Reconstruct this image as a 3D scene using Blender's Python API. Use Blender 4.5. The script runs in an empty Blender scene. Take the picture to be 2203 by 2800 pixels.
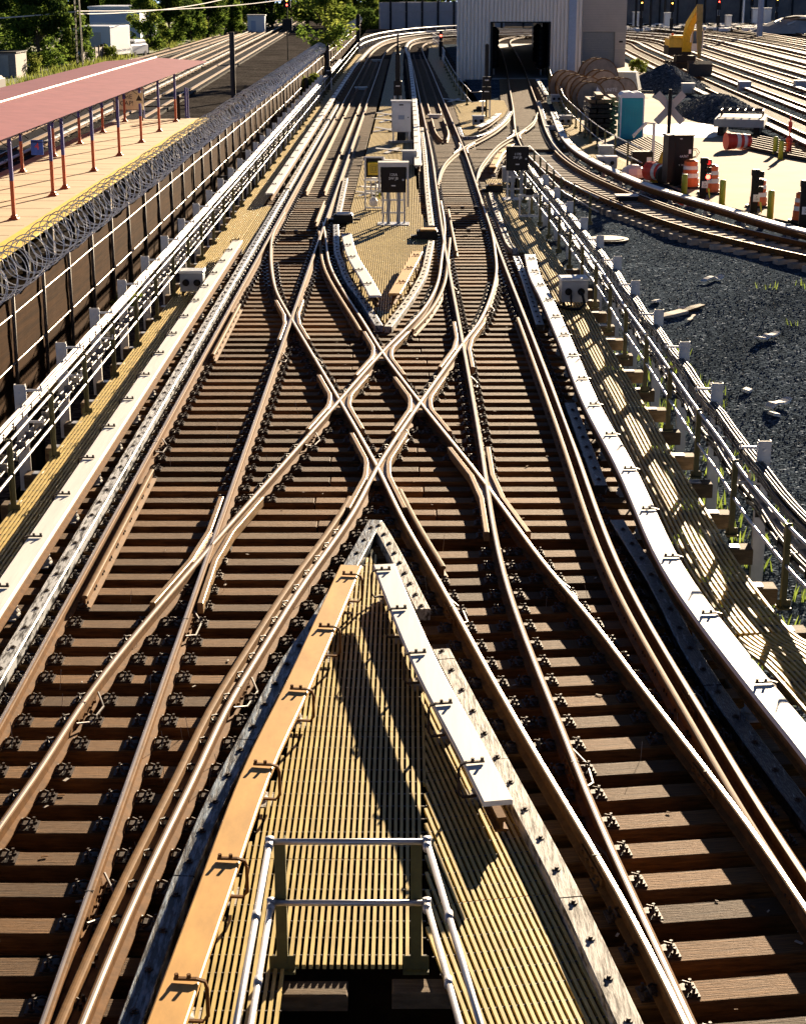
import bpy, math, random
from mathutils import Vector, Matrix, noise
random.seed(7)
R = math.radians
SC = bpy.context.scene
COL = SC.collection
# ------------------------------------------------------------------ camera
FPX = 4585 / 1.28976
TH = math.atan(1442 / 4585)
ZC = 7.28
CX, CY = 1101.5 / 1.28976, 1400 / 1.28976
def U(u, v, z=0.0):
    """survey point: where the sight line through a traced photo point meets height z"""
    a = (u - CX) / FPX; b = (v - CY) / FPX
    dy = math.cos(TH) - b * math.sin(TH); dz = -math.sin(TH) - b * math.cos(TH)
    t = (z - ZC) / dz
    return (a * t, dy * t)
def P(pts, z=0.0):
    return [U(u, v, z) for u, v in pts]
cam = bpy.data.cameras.new('camera'); camo = bpy.data.objects.new('camera', cam); COL.objects.link(camo)
camo.location = (0, 0, ZC); camo.rotation_euler = (R(90) - TH, 0, 0)
cam.sensor_fit = 'VERTICAL'; cam.sensor_height = 36; cam.lens = 4585 / 2800 * 36
cam.clip_start = 0.1; cam.clip_end = 3000
SC.camera = camo
SC.render.resolution_x = 805; SC.render.resolution_y = 1024
# ------------------------------------------------------------------ light
SUN_AZ, SUN_EL = R(19), R(13.5)
W = bpy.data.worlds.new('World'); SC.world = W; W.use_nodes = True
nt = W.node_tree
sky = nt.nodes.new('ShaderNodeTexSky'); sky.sky_type = 'NISHITA'; sky.sun_disc = False
sky.sun_elevation = SUN_EL; sky.sun_rotation = SUN_AZ
sky.air_density = 0.16; sky.dust_density = 0.05; sky.ozone_density = 1.0; sky.altitude = 800
bg = nt.nodes['Background']; bg.inputs[1].default_value = 0.05
nt.links.new(sky.outputs[0], bg.inputs[0])
sl = bpy.data.lights.new('sun', 'SUN'); sl.energy = 5.0; sl.angle = R(0.5); sl.color = (1.0, 0.80, 0.56)
so = bpy.data.objects.new('sun', sl); COL.objects.link(so)
so.rotation_euler = (R(90) - SUN_EL, 0, math.pi - SUN_AZ)
so.location = (60, 150, 60)
vs = SC.view_settings; vs.view_transform = 'Standard'; vs.look = 'None'; vs.exposure = 1.85; vs.gamma = 1.0
SC.display_settings.display_device = 'sRGB'
# ------------------------------------------------------------------ materials
def mat(name, col, rough=0.7, metal=0.0, spec=0.5, var=0.25, scale=6.0, bump=0.0, col2=None, thr=None, stretch=None, rnd=0.0, bscale=None, detail=6):
    m = bpy.data.materials.new(name); m.use_nodes = True
    n = m.node_tree; b = n.nodes['Principled BSDF']; L = n.links.new
    b.inputs['Roughness'].default_value = rough; b.inputs['Metallic'].default_value = metal
    b.inputs['Specular IOR Level'].default_value = spec
    tc = n.nodes.new('ShaderNodeTexCoord'); vec = tc.outputs['Object']
    if stretch:
        mp = n.nodes.new('ShaderNodeMapping'); mp.inputs['Scale'].default_value = stretch
        L(vec, mp.inputs[0]); vec = mp.outputs[0]
    nz = n.nodes.new('ShaderNodeTexNoise'); nz.inputs['Scale'].default_value = scale
    nz.inputs['Detail'].default_value = detail; nz.inputs['Roughness'].default_value = 0.65
    L(vec, nz.inputs['Vector'])
    cr = n.nodes.new('ShaderNodeValToRGB')
    e = cr.color_ramp.elements
    if col2 is None:
        lo = [c * (1 - var) for c in col]; hi = [min(1, c * (1 + var)) for c in col]
        e[0].position, e[1].position = 0.3, 0.7
        e[0].color = (*lo, 1); e[1].color = (*hi, 1)
    else:
        t = thr or (0.45, 0.55)
        e[0].position, e[1].position = t
        e[0].color = (*col, 1); e[1].color = (*col2, 1)
    L(nz.outputs['Fac'], cr.inputs['Fac']); out = cr.outputs['Color']
    if rnd:
        oi = n.nodes.new('ShaderNodeObjectInfo')
        mr = n.nodes.new('ShaderNodeMapRange'); mr.inputs['To Min'].default_value = 1 - rnd; mr.inputs['To Max'].default_value = 1 + rnd
        L(oi.outputs['Random'], mr.inputs['Value'])
        mx = n.nodes.new('ShaderNodeMix'); mx.data_type = 'RGBA'; mx.blend_type = 'MULTIPLY'; mx.inputs[0].default_value = 1
        L(out, mx.inputs[6]); L(mr.outputs[0], mx.inputs[7]); out = mx.outputs[2]
    L(out, b.inputs['Base Color'])
    if bump:
        nb = nz
        if bscale:
            nb = n.nodes.new('ShaderNodeTexNoise'); nb.inputs['Scale'].default_value = bscale; nb.inputs['Detail'].default_value = 5; L(vec, nb.inputs['Vector'])
        bp = n.nodes.new('ShaderNodeBump'); bp.inputs['Strength'].default_value = bump; bp.inputs['Distance'].default_value = 0.02
        L(nb.outputs['Fac'], bp.inputs['Height']); L(bp.outputs[0], b.inputs['Normal'])
    return m
def gravelmat(name, c1, c2, scale, bump=1.0, dist=0.04, light=None, rough=0.85):
    m = bpy.data.materials.new(name); m.use_nodes = True
    n = m.node_tree; b = n.nodes['Principled BSDF']; L = n.links.new
    b.inputs['Roughness'].default_value = rough; b.inputs['Specular IOR Level'].default_value = 0.0
    tc = n.nodes.new('ShaderNodeTexCoord')
    vo = n.nodes.new('ShaderNodeTexVoronoi'); vo.inputs['Scale'].default_value = scale; L(tc.outputs['Object'], vo.inputs['Vector'])
    nz = n.nodes.new('ShaderNodeTexNoise'); nz.inputs['Scale'].default_value = 0.35; nz.inputs['Detail'].default_value = 8; L(tc.outputs['Object'], nz.inputs['Vector'])
    sp = n.nodes.new('ShaderNodeSeparateColor'); L(vo.outputs['Color'], sp.inputs[0])
    cr = n.nodes.new('ShaderNodeValToRGB'); e = cr.color_ramp.elements
    e[0].color = (*c1, 1); e[1].color = (*c2, 1)
    if light:
        x = e.new(0.93); x.color = (*c2, 1); e[-1].position = 1.0; e[-1].color = (*light, 1)
    L(sp.outputs[0], cr.inputs['Fac'])
    mr = n.nodes.new('ShaderNodeMapRange'); mr.inputs['From Min'].default_value = .3; mr.inputs['From Max'].default_value = .7; mr.inputs['To Min'].default_value = 0.65; mr.inputs['To Max'].default_value = 1.3; L(nz.outputs['Fac'], mr.inputs['Value'])
    mx = n.nodes.new('ShaderNodeMix'); mx.data_type = 'RGBA'; mx.blend_type = 'MULTIPLY'; mx.inputs[0].default_value = 1
    L(cr.outputs[0], mx.inputs[6]); L(mr.outputs[0], mx.inputs[7]); L(mx.outputs[2], b.inputs['Base Color'])
    bp = n.nodes.new('ShaderNodeBump'); bp.inputs['Strength'].default_value = bump; bp.inputs['Distance'].default_value = dist
    L(vo.outputs['Distance'], bp.inputs['Height']); bp.invert = True; L(bp.outputs[0], b.inputs['Normal'])
    return m
def leafmat(name, c1, c2, trans=0.5):
    m = bpy.data.materials.new(name); m.use_nodes = True
    n = m.node_tree; L = n.links.new
    for x in list(n.nodes):
        if x.type != 'OUTPUT_MATERIAL': n.nodes.remove(x)
    out = [x for x in n.nodes if x.type == 'OUTPUT_MATERIAL'][0]
    tc = n.nodes.new('ShaderNodeTexCoord'); nz = n.nodes.new('ShaderNodeTexNoise'); nz.inputs['Scale'].default_value = 1.3; nz.inputs['Detail'].default_value = 5
    L(tc.outputs['Object'], nz.inputs['Vector'])
    cr = n.nodes.new('ShaderNodeValToRGB'); e = cr.color_ramp.elements; e[0].position = .35; e[1].position = .65
    e[0].color = (*c1, 1); e[1].color = (*c2, 1); L(nz.outputs['Fac'], cr.inputs['Fac'])
    d = n.nodes.new('ShaderNodeBsdfDiffuse'); t = n.nodes.new('ShaderNodeBsdfTranslucent'); x = n.nodes.new('ShaderNodeMixShader'); x.inputs[0].default_value = trans
    L(cr.outputs[0], d.inputs[0])
    hs = n.nodes.new('ShaderNodeHueSaturation'); hs.inputs['Value'].default_value = 1.7; hs.inputs['Hue'].default_value = 0.485; L(cr.outputs[0], hs.inputs['Color']); L(hs.outputs[0], t.inputs[0])
    L(d.outputs[0], x.inputs[1]); L(t.outputs[0], x.inputs[2]); L(x.outputs[0], out.inputs[0])
    return m
def emit(name, col, s):
    m = bpy.data.materials.new(name); m.use_nodes = True; b = m.node_tree.nodes['Principled BSDF']
    b.inputs['Base Color'].default_value = (*col, 1); b.inputs['Emission Color'].default_value = (*col, 1); b.inputs['Emission Strength'].default_value = s
    return m
M = dict(
    tie=mat('tie_wood', (0.125, 0.062, 0.020), 0.75, spec=.18, var=0.7, scale=5, stretch=(0.5, 14, 5), bump=0.7, rnd=0.55),
    plank=mat('old_plank', (0.15, 0.10, 0.055), 0.75, spec=.2, var=0.4, scale=5, stretch=(1, 8, 4), bump=0.4, rnd=0.25),
    steel=mat('rail_head_steel', (0.70, 0.60, 0.50), 0.42, metal=1.0, var=0.2, scale=8, stretch=(1, 0.15, 1)),
    rust=mat('rust', (0.150, 0.070, 0.020), 0.75, spec=.12, var=0.35, scale=9, bump=0.2),
    tanrust=mat('tan_rusted_steel', (0.19, 0.098, 0.034), 0.7, spec=.15, var=0.3, scale=7, bump=0.15),
    frog=mat('frog_casting', (0.31, 0.19, 0.08), 0.45, metal=0.25, var=0.3, scale=5, bump=0.15),
    darkrust=mat('dark_rust', (0.04, 0.022, 0.013), 0.55, var=0.4, scale=14, bump=0.2),
    iron=mat('dark_iron', (0.03, 0.022, 0.016), 0.4, metal=0.5, var=0.4, scale=20),
    grate=mat('yellow_grating', (0.58, 0.44, 0.16), 0.5, spec=.3, var=0.32, scale=5, stretch=(3.4, 0.5, 1), detail=9),
    rod=mat('grating_rod', (0.12, 0.11, 0.11), 0.5),
    white=mat('white_board', (0.84, 0.83, 0.79), 0.5, spec=.3, var=0.10, scale=3, stretch=(4, .25, 1), detail=9),
    tanboard=mat('tan_board', (0.64, 0.36, 0.10), 0.5, var=0.2, scale=4, stretch=(1, .4, 1), bump=0.05),
    tarpatch=mat('peeling_timber', (0.012, 0.011, 0.012), 0.42, col2=(0.52, 0.54, 0.57), thr=(0.42, 0.53), scale=7, stretch=(3.2, 0.42, 1), bump=0.35, detail=9),
    targlint=mat('tarred_timber', (0.006, 0.007, 0.010), 0.30, col2=(0.24, 0.29, 0.36), thr=(0.58, 0.68), scale=7, stretch=(3, 0.5, 1), bump=0.8, bscale=22),  # pale blue flecks: glossy sky reflections put into the tar colour
    whitepatch=mat('whitewashed_timber', (0.50, 0.48, 0.45), 0.65, spec=.25, col2=(0.045, 0.036, 0.03), thr=(0.46, 0.60), scale=10, stretch=(3.0, 0.33, 1), bump=0.6, detail=10),
    galv=mat('galvanised', (0.55, 0.56, 0.58), 0.4, metal=0.5, var=0.12, scale=6),
    pipe=mat('galvanised_pipe', (0.50, 0.50, 0.52), 0.42, metal=0.5, var=0.1, scale=6),
    olive=mat('olive_paint', (0.10, 0.09, 0.025), 0.5, var=0.2, scale=8),
    cable=mat('black_cable', (0.012, 0.011, 0.011), 0.5, spec=0.35, var=0.2),
    greycable=mat('grey_cable', (0.22, 0.20, 0.19), 0.5, spec=.3, var=0.2),
    bluepatch=mat('blue_black_timber', (0.008, 0.008, 0.010), 0.42, col2=(0.22, 0.29, 0.37), thr=(0.46, 0.60), scale=7, stretch=(3.2, 0.5, 1), bump=0.5, detail=9),
    paletie=mat('pale_tie', (0.36, 0.32, 0.28), 0.85, var=.3, scale=4, spec=.1, rnd=.3),
    fencetube=mat('weathered_tube', (0.13, 0.105, 0.088), 0.6, spec=.3, var=.25),
    xgrey=mat('x_board_grey', (0.55, 0.49, 0.45), 0.6, var=0.06),
    cablep=mat('pale_cable', (0.50, 0.46, 0.42), 0.5, spec=.3, var=0.3, scale=3),
    wpaint=mat('offwhite_paint', (0.66, 0.64, 0.60), 0.55, var=0.12, scale=5),
    box=mat('grey_box', (0.36, 0.39, 0.42), 0.5, var=0.12, scale=4),
    boxlid=mat('box_lid', (0.68, 0.70, 0.70), 0.4, metal=0.2, var=0.08, scale=4),
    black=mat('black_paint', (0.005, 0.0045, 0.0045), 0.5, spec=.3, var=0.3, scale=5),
    brownblack=mat('brown_black', (0.013, 0.009, 0.0055), 0.55, spec=.3, var=0.35, scale=6),
    fence=mat('brown_screen', (0.046, 0.021, 0.007), 1.0, spec=.03, var=0.45, scale=2.2, stretch=(1, 0.16, 3.5), bump=1.0, bscale=4),
    fencepost=mat('fence_tube', (0.20, 0.16, 0.13), 0.4, metal=0.4, var=0.2),
    razor=mat('razor_wire', (0.80, 0.81, 0.84), 0.4, metal=0.35, var=0.2, scale=3),
    concrete=mat('platform_concrete', (0.58, 0.44, 0.28), 0.85, var=0.14, scale=0.7, stretch=(1, 1.6, 1), detail=9),
    yellow=mat('platform_yellow', (0.80, 0.56, 0.04), 0.7, var=0.15, scale=2.5),
    dark=mat('dark_soil', (0.022, 0.017, 0.012), 1.0, spec=0, var=0.4, scale=1.2),
    conc2=mat('grey_concrete', (0.40, 0.38, 0.35), 0.85, var=0.2, scale=1.2),
    roof=mat('red_roof', (0.44, 0.165, 0.155), 0.5, var=0.14, scale=1.2),
    rooftrim=mat('roof_trim', (0.42, 0.24, 0.20), 0.6),
    indigo=mat('indigo_paint', (0.05, 0.05, 0.26), 0.45, var=0.2),
    orange=mat('orange_paint', (0.52, 0.11, 0.03), 0.45, var=0.2),
    blue=mat('blue_sign', (0.02, 0.10, 0.55), 0.4), signw=mat('sign_cream', (0.90, 0.78, 0.48), 0.5, var=0.06),
    ink=mat('ink', (0.03, 0.025, 0.02), 0.6), inkw=mat('white_ink', (0.85, 0.85, 0.82), 0.5, var=0.02), red=mat('red_paint', (0.60, 0.05, 0.03), 0.5),
    teal=mat('teal_plastic', (0.012, 0.38, 0.43), 0.42, var=0.08, scale=2), plastic=mat('white_plastic', (0.80, 0.82, 0.84), 0.4, var=0.05),
    barrel=mat('barrel_orange', (0.80, 0.16, 0.03), 0.45, var=0.12), barrelr=mat('barrel_red', (0.75, 0.06, 0.03), 0.45, var=0.1),
    bollard=mat('bollard_yellow', (0.55, 0.56, 0.05), 0.5, var=0.1), yel=mat('machine_yellow', (0.62, 0.40, 0.03), 0.45, var=0.18, scale=4),
    cream=mat('cream_paint', (0.72, 0.69, 0.52), 0.45, var=0.08), glass=mat('dark_glass', (0.03, 0.035, 0.04), 0.08, spec=0.8),
    reel=mat('reel_wood', (0.30, 0.245, 0.20), 0.8, var=0.25, scale=3, stretch=(1, 6, 1), rnd=0.2),
    cladding=mat('shed_cladding', (0.84, 0.75, 0.63), 0.6, var=0.16, scale=1.5, stretch=(3, 3, 0.35)),
    cladblue=mat('shed_trim', (0.32, 0.39, 0.50), 0.5, var=0.1), block=mat('block_wall', (0.42, 0.40, 0.39), 0.85, var=0.08, scale=1),
    shutter=mat('roller_shutter', (0.22, 0.25, 0.28), 0.6, var=0.08), blockl=mat('block_pale', (0.48, 0.45, 0.42), 0.85, var=0.08),
    trunk=mat('bark', (0.10, 0.075, 0.05), 0.9, var=0.3, scale=5, stretch=(2, 2, .5)),
    ltruck=mat('truck_white', (0.80, 0.84, 0.90), 0.4, var=0.05), bwall=mat('pale_blue_wall', (0.50, 0.60, 0.78), 0.6, var=0.06),
    chain=mat('fence_boards', (0.28, 0.24, 0.22), 0.8, var=0.25), wall=mat('retaining_wall', (0.16, 0.15, 0.14), 0.9, var=0.3, scale=0.5),
    litgreen=emit('lamp_white', (1, 0.85, 0.6), 6), litred=emit('lamp_red', (1, 0.05, 0.03), 5), dimred=emit('lamp_dim_red', (0.45, 0.01, 0.01), 0.5),
    litamber=emit('lamp_amber', (1, 0.45, 0.05), 4),
    pierced=mat('drift_wood', (0.45, 0.40, 0.34), 0.8, var=0.2), paper=mat('litter', (0.75, 0.74, 0.72), 0.8, var=0.1),
    tarp=mat('white_tarp', (0.82, 0.81, 0.80), 0.6, var=0.05), rubber=mat('rubber', (0.02, 0.02, 0.02), 0.7),
)
# platform boards: paving joints
M['ballast'] = gravelmat('ballast', (0.022, 0.029, 0.038), (0.095, 0.125, 0.165), 17, light=(0.36, 0.42, 0.50), bump=.7)
M['ballast2'] = gravelmat('brown_ballast', (0.03, 0.028, 0.027), (0.11, 0.10, 0.095), 9, light=(0.12, 0.11, 0.10))
M['heapstone'] = gravelmat('heap_stone', (0.03, 0.036, 0.044), (0.12, 0.14, 0.17), 8, light=(0.4, 0.42, 0.45))
M['stone2'] = mat('heap_loose_stone', (0.09, 0.105, 0.13), 0.8, var=0.6, scale=3, spec=.03)
M['stone'] = mat('ballast_stone', (0.072, 0.096, 0.128), 0.8, var=0.8, scale=5.1, spec=0.03)
M['sand'] = mat('yard_sand', (0.42, 0.335, 0.245), 0.9, spec=.1, var=0.22, scale=0.35, bump=0.25, bscale=3, detail=10)
M['grass'] = leafmat('grass_blades', (0.06, 0.10, 0.016), (0.13, 0.19, 0.035), 0.5)
M['grassy'] = leafmat('grass_blades_dry', (0.06, 0.085, 0.018), (0.16, 0.19, 0.045), 0.45)
M['turf'] = mat('turf', (0.10, 0.13, 0.035), 0.9, var=0.4, scale=1.5, bump=0.5)
M['leaf'] = leafmat('leaf_mid', (0.035, 0.075, 0.014), (0.09, 0.14, 0.025))
M['leafd'] = leafmat('leaf_dark', (0.018, 0.042, 0.012), (0.05, 0.085, 0.02), 0.4)
M['leafl'] = leafmat('leaf_light', (0.08, 0.13, 0.022), (0.17, 0.21, 0.045))
# ------------------------------------------------------------------ mesh builder
class MB:
    def __init__(s): s.v = []; s.f = []; s.m = []
    def add(s, vs, fs, mi=0):
        o = len(s.v); s.v += [tuple(x) for x in vs]
        for f in fs: s.f.append(tuple(i + o for i in f)); s.m.append(mi)
    def box(s, c, d, rz=0.0, mi=0, rx=0.0, ry=0.0, bev=0.0):
        hx, hy, hz = d[0] / 2, d[1] / 2, d[2] / 2
        mt = Matrix.Translation(c) @ Matrix.Rotation(rz, 4, 'Z') @ Matrix.Rotation(ry, 4, 'Y') @ Matrix.Rotation(rx, 4, 'X')
        if bev:
            e = bev; vs = []
            for z, k in ((-hz, 0), (hz - e, 0), (hz, e)):
                vs += [(-hx + k, -hy + k, z), (hx - k, -hy + k, z), (hx - k, hy - k, z), (-hx + k, hy - k, z)]
            fs = [(3, 2, 1, 0), (8, 9, 10, 11)]
            for r in (0, 4):
                for i in range(4): j = (i + 1) % 4; fs.append((r + i, r + j, r + 4 + j, r + 4 + i))
        else:
            vs = [(-hx, -hy, -hz), (hx, -hy, -hz), (hx, hy, -hz), (-hx, hy, -hz), (-hx, -hy, hz), (hx, -hy, hz), (hx, hy, hz), (-hx, hy, hz)]
            fs = [(3, 2, 1, 0), (4, 5, 6, 7), (0, 1, 5, 4), (1, 2, 6, 5), (2, 3, 7, 6), (3, 0, 4, 7)]
        s.add([mt @ Vector(p) for p in vs], fs, mi)
    def bar(s, a, b, w, h, mi=0):
        """square bar between two points"""
        s.tube([a, b], w / 2, 4, mi, h / w)
    def tube(s, pts, r, n=8, mi=0, sq=1.0, caps=True, rr=None):
        pts = [Vector(p) for p in pts]; k = len(pts); o = len(s.v); prev = None
        for i, p in enumerate(pts):
            t = (pts[min(i + 1, k - 1)] - pts[max(i - 1, 0)])
            t = t.normalized() if t.length > 1e-9 else Vector((0, 0, 1))
            up = Vector((0, 0, 1)) if abs(t.z) < 0.95 else Vector((0, 1, 0))
            x = t.cross(up).normalized(); y = x.cross(t).normalized()
            ra = rr[i] if rr else r
            for j in range(n):
                a = 2 * math.pi * (j + 0.5) / n
                c = 1.4142 if n == 4 else 1.0
                s.v.append(tuple(p + x * math.cos(a) * ra * c + y * math.sin(a) * ra * sq * c))
        for i in range(k - 1):
            for j in range(n):
                q = (j + 1) % n
                s.f.append((o + i * n + j, o + (i + 1) * n + j, o + (i + 1) * n + q, o + i * n + q)); s.m.append(mi)
        if caps:
            s.f.append(tuple(o + j for j in range(n))); s.m.append(mi)
            s.f.append(tuple(o + (k - 1) * n + j for j in reversed(range(n)))); s.m.append(mi)
    def sweep(s, path, prof, z=0.0, mi=0, mids=None, closed=True):
        """profile (offset to the right of travel, height) swept along a level path"""
        k = len(path); n = len(prof); o = len(s.v)
        for i, p in enumerate(path):
            a = path[max(i - 1, 0)]; b = path[min(i + 1, k - 1)]
            tx, ty = b[0] - a[0], b[1] - a[1]; l = math.hypot(tx, ty) or 1; nx, ny = ty / l, -tx / l
            zz = p[2] if len(p) > 2 else 0
            for (u, h) in prof: s.v.append((p[0] + nx * u, p[1] + ny * u, z + zz + h))
        for i in range(k - 1):
            for j in range(n if closed else n - 1):
                q = (j + 1) % n
                s.f.append((o + i * n + j, o + i * n + q, o + (i + 1) * n + q, o + (i + 1) * n + j)); s.m.append(mids[j] if mids else mi)
        if closed:
            s.f.append(tuple(o + j for j in reversed(range(n)))); s.m.append(mi)
            s.f.append(tuple(o + (k - 1) * n + j for j in range(n))); s.m.append(mi)
    def cyl(s, c, r, h, n=12, mi=0, r2=None, axis='Z'):
        r2 = r if r2 is None else r2
        mt = Matrix.Translation(c)
        if axis == 'Y': mt = mt @ Matrix.Rotation(R(90), 4, 'X')
        if axis == 'X': mt = mt @ Matrix.Rotation(R(90), 4, 'Y')
        vs = []
        for z, q in ((-h / 2, r), (h / 2, r2)):
            for j in range(n): a = 2 * math.pi * j / n; vs.append(mt @ Vector((q * math.cos(a), q * math.sin(a), z)))
        fs = [(j, (j + 1) % n, n + (j + 1) % n, n + j) for j in range(n)] + [tuple(reversed(range(n))), tuple(range(n, 2 * n))]
        s.add(vs, fs, mi)
    def lathe(s, c, prof, n=14, mi=0, mids=None):
        vs = []; 
        for (r, z) in prof:
            for j in range(n): a = 2 * math.pi * j / n; vs.append((c[0] + r * math.cos(a), c[1] + r * math.sin(a), c[2] + z))
        o = len(s.v); s.v += vs
        for i in range(len(prof) - 1):
            for j in range(n):
                q = (j + 1) % n; s.f.append((o + i * n + j, o + i * n + q, o + (i + 1) * n + q, o + (i + 1) * n + j)); s.m.append(mids[i] if mids else mi)
        s.f.append(tuple(o + j for j in reversed(range(n)))); s.m.append(mids[0] if mids else mi)
        s.f.append(tuple(o + (len(prof) - 1) * n + j for j in range(n))); s.m.append(mids[-1] if mids else mi)
    def prism(s, poly, z0, z1, mi=0):
        n = len(poly); vs = [(x, y, z0) for x, y in poly] + [(x, y, z1) for x, y in poly]
        s.add(vs, [tuple(reversed(range(n))), tuple(range(n, 2 * n))] + [(j, (j + 1) % n, n + (j + 1) % n, n + j) for j in range(n)], mi)
    def build(s, name, ms, parent=None, smooth=False, loc=None, off=None):
        """off: world point that becomes the mesh origin"""
        me = bpy.data.meshes.new(name)
        o3 = off if off is not None else (tuple(parent.location) if (parent is not None and loc is None and not parent.get('_loc')) else (0, 0, 0))
        v = s.v if tuple(o3) == (0, 0, 0) else [(x - o3[0], y - o3[1], z - o3[2]) for x, y, z in s.v]
        me.from_pydata(v, [], s.f)
        if not isinstance(ms, (list, tuple)): ms = [ms]
        for m in ms: me.materials.append(M[m] if isinstance(m, str) else m)
        if len(ms) > 1: me.polygons.foreach_set('material_index', s.m)
        if smooth: me.polygons.foreach_set('use_smooth', [True] * len(me.polygons))
        me.update()
        ob = bpy.data.objects.new(name, me); COL.objects.link(ob)
        if parent is not None:
            ob.parent = parent
            if loc is not None: ob.location = loc
        elif off is not None: ob.location = off
        return ob
def tag(o, label=None, cat=None, group=None, kind=None):
    if label: o['label'] = label
    if cat: o['category'] = cat
    if group: o['group'] = group
    if kind: o['kind'] = kind
    return o
def thing(name, label, cat, loc=(0, 0, 0), rz=0.0, group=None):
    o = bpy.data.objects.new(name, None); COL.objects.link(o); o.empty_display_size = 0.2
    o.location = loc; o.rotation_euler = (0, 0, rz)
    return tag(o, label, cat, group)
def copy_tree(o, loc=None, rz=None, label=None, group=None, parent=None, scale=None):
    c = o.copy(); COL.objects.link(c)
    if parent is not None: c.parent = parent
    if loc is not None: c.location = loc
    if rz is not None: c.rotation_euler = (0, 0, rz)
    if scale is not None: c.scale = scale
    if label: c['label'] = label
    if group: c['group'] = group
    for ch in list(o.children): copy_tree(ch, parent=c)
    return c
def struct(ob): ob['kind'] = 'structure'; return ob
def text(s, parent, loc, size, m, rot=(R(90), 0, 0), name='lettering', align='CENTER', ext=0.002):
    c = bpy.data.curves.new(name, 'FONT'); c.body = s; c.size = size; c.align_x = align; c.align_y = 'CENTER'; c.extrude = ext
    q = bpy.data.objects.new(name, c); me = bpy.data.meshes.new_from_object(q); bpy.data.objects.remove(q); bpy.data.curves.remove(c); me.materials.append(M[m])
    o = bpy.data.objects.new(name, me); COL.objects.link(o); o.parent = parent; o.location = loc; o.rotation_euler = rot
    return o
_o1 = 'zeroth first second third fourth fifth sixth seventh eighth ninth tenth eleventh twelfth thirteenth fourteenth fifteenth sixteenth seventeenth eighteenth nineteenth'.split()
_t = ['', '', 'twenty', 'thirty', 'forty', 'fifty', 'sixty', 'seventy', 'eighty', 'ninety']
def nth(n):
    if n < 20: return _o1[n]
    if n >= 100: return 'hundred-and-' + nth(n - 100) if n > 100 else 'hundredth'
    t, u = divmod(n, 10)
    return (_t[t] + '-' + _o1[u]) if u else _t[t][:-1] + 'ieth'
# ------------------------------------------------------------------ paths
def cr(pts, step=0.5, smooth=0, growth=0.0):
    """resampled Catmull-Rom path"""
    if len(pts) == 2: pts = [pts[0], ((pts[0][0] + pts[1][0]) / 2, (pts[0][1] + pts[1][1]) / 2), pts[1]]
    q = [(2 * pts[0][0] - pts[1][0], 2 * pts[0][1] - pts[1][1])] + list(pts) + [(2 * pts[-1][0] - pts[-2][0], 2 * pts[-1][1] - pts[-2][1])]
    fine = []
    for i in range(1, len(q) - 2):
        p0, p1, p2, p3 = q[i - 1], q[i], q[i + 1], q[i + 2]
        m = 24
        for k in range(m):
            t = k / m; t2 = t * t; t3 = t2 * t
            fine.append(tuple(0.5 * (2 * p1[c] + (p2[c] - p0[c]) * t + (2 * p0[c] - 5 * p1[c] + 4 * p2[c] - p3[c]) * t2 + (3 * p1[c] - p0[c] - 3 * p2[c] + p3[c]) * t3) for c in (0, 1)))
    fine.append(tuple(q[-2][:2]))
    out = [fine[0]]; acc = 0
    for a, b in zip(fine, fine[1:]):
        acc += math.hypot(b[0] - a[0], b[1] - a[1])
        if acc >= step * (1 + growth * max(0, b[1] - 30)): out.append(b); acc = 0
    if math.hypot(out[-1][0] - fine[-1][0], out[-1][1] - fine[-1][1]) > 1e-3:
        out.append(fine[-1])
    for _ in range(smooth):
        out = [out[0]] + [((a[0] + 2 * b[0] + c[0]) / 4, (a[1] + 2 * b[1] + c[1]) / 4) for a, b, c in zip(out, out[1:], out[2:])] + [out[-1]]
    return out
def offs(path, d):
    """parallel path, d to the right of travel"""
    out = []; k = len(path)
    for i, p in enumerate(path):
        a = path[max(i - 1, 0)]; b = path[min(i + 1, k - 1)]
        tx, ty = b[0] - a[0], b[1] - a[1]; l = math.hypot(tx, ty) or 1
        out.append((p[0] + ty / l * d, p[1] - tx / l * d))
    return out
def cut(path, y0, y1):
    return [p for p in path if y0 <= p[1] <= y1]
def xat(path, y):
    for a, b in zip(path, path[1:]):
        if (a[1] - y) * (b[1] - y) <= 0 and a[1] != b[1]:
            t = (y - a[1]) / (b[1] - a[1]); return a[0] + t * (b[0] - a[0])
    return None
def xe(path, y):
    x = xat(path, y)
    if x is not None: return x
    return min(path, key=lambda p: abs(p[1] - y))[0]
def along(path, step, start=0.0):
    """(x, y, heading) every step metres"""
    out = []; d = -start; 
    for a, b in zip(path, path[1:]):
        l = math.hypot(b[0] - a[0], b[1] - a[1])
        while d <= l:
            if d >= 0:
                t = d / l; out.append((a[0] + t * (b[0] - a[0]), a[1] + t * (b[1] - a[1]), math.atan2(b[1] - a[1], b[0] - a[0])))
            d += step
        d -= l
    return out
def split(path, ln):
    """pieces of roughly ln metres"""
    out = [[path[0]]]; acc = 0
    for a, b in zip(path, path[1:]):
        out[-1].append(b); acc += math.hypot(b[0] - a[0], b[1] - a[1])
        if acc >= ln: out.append([b]); acc = 0
    if len(out[-1]) < 2: out.pop()
    return out
YAW = 0.00322
def sx(x, y): return x + YAW * y
def straight(x, y0, y1, step=2.0):
    n = max(2, int((y1 - y0) / step)); return [(sx(x, y0 + (y1 - y0) * i / n), y0 + (y1 - y0) * i / n) for i in range(n + 1)]
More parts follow.
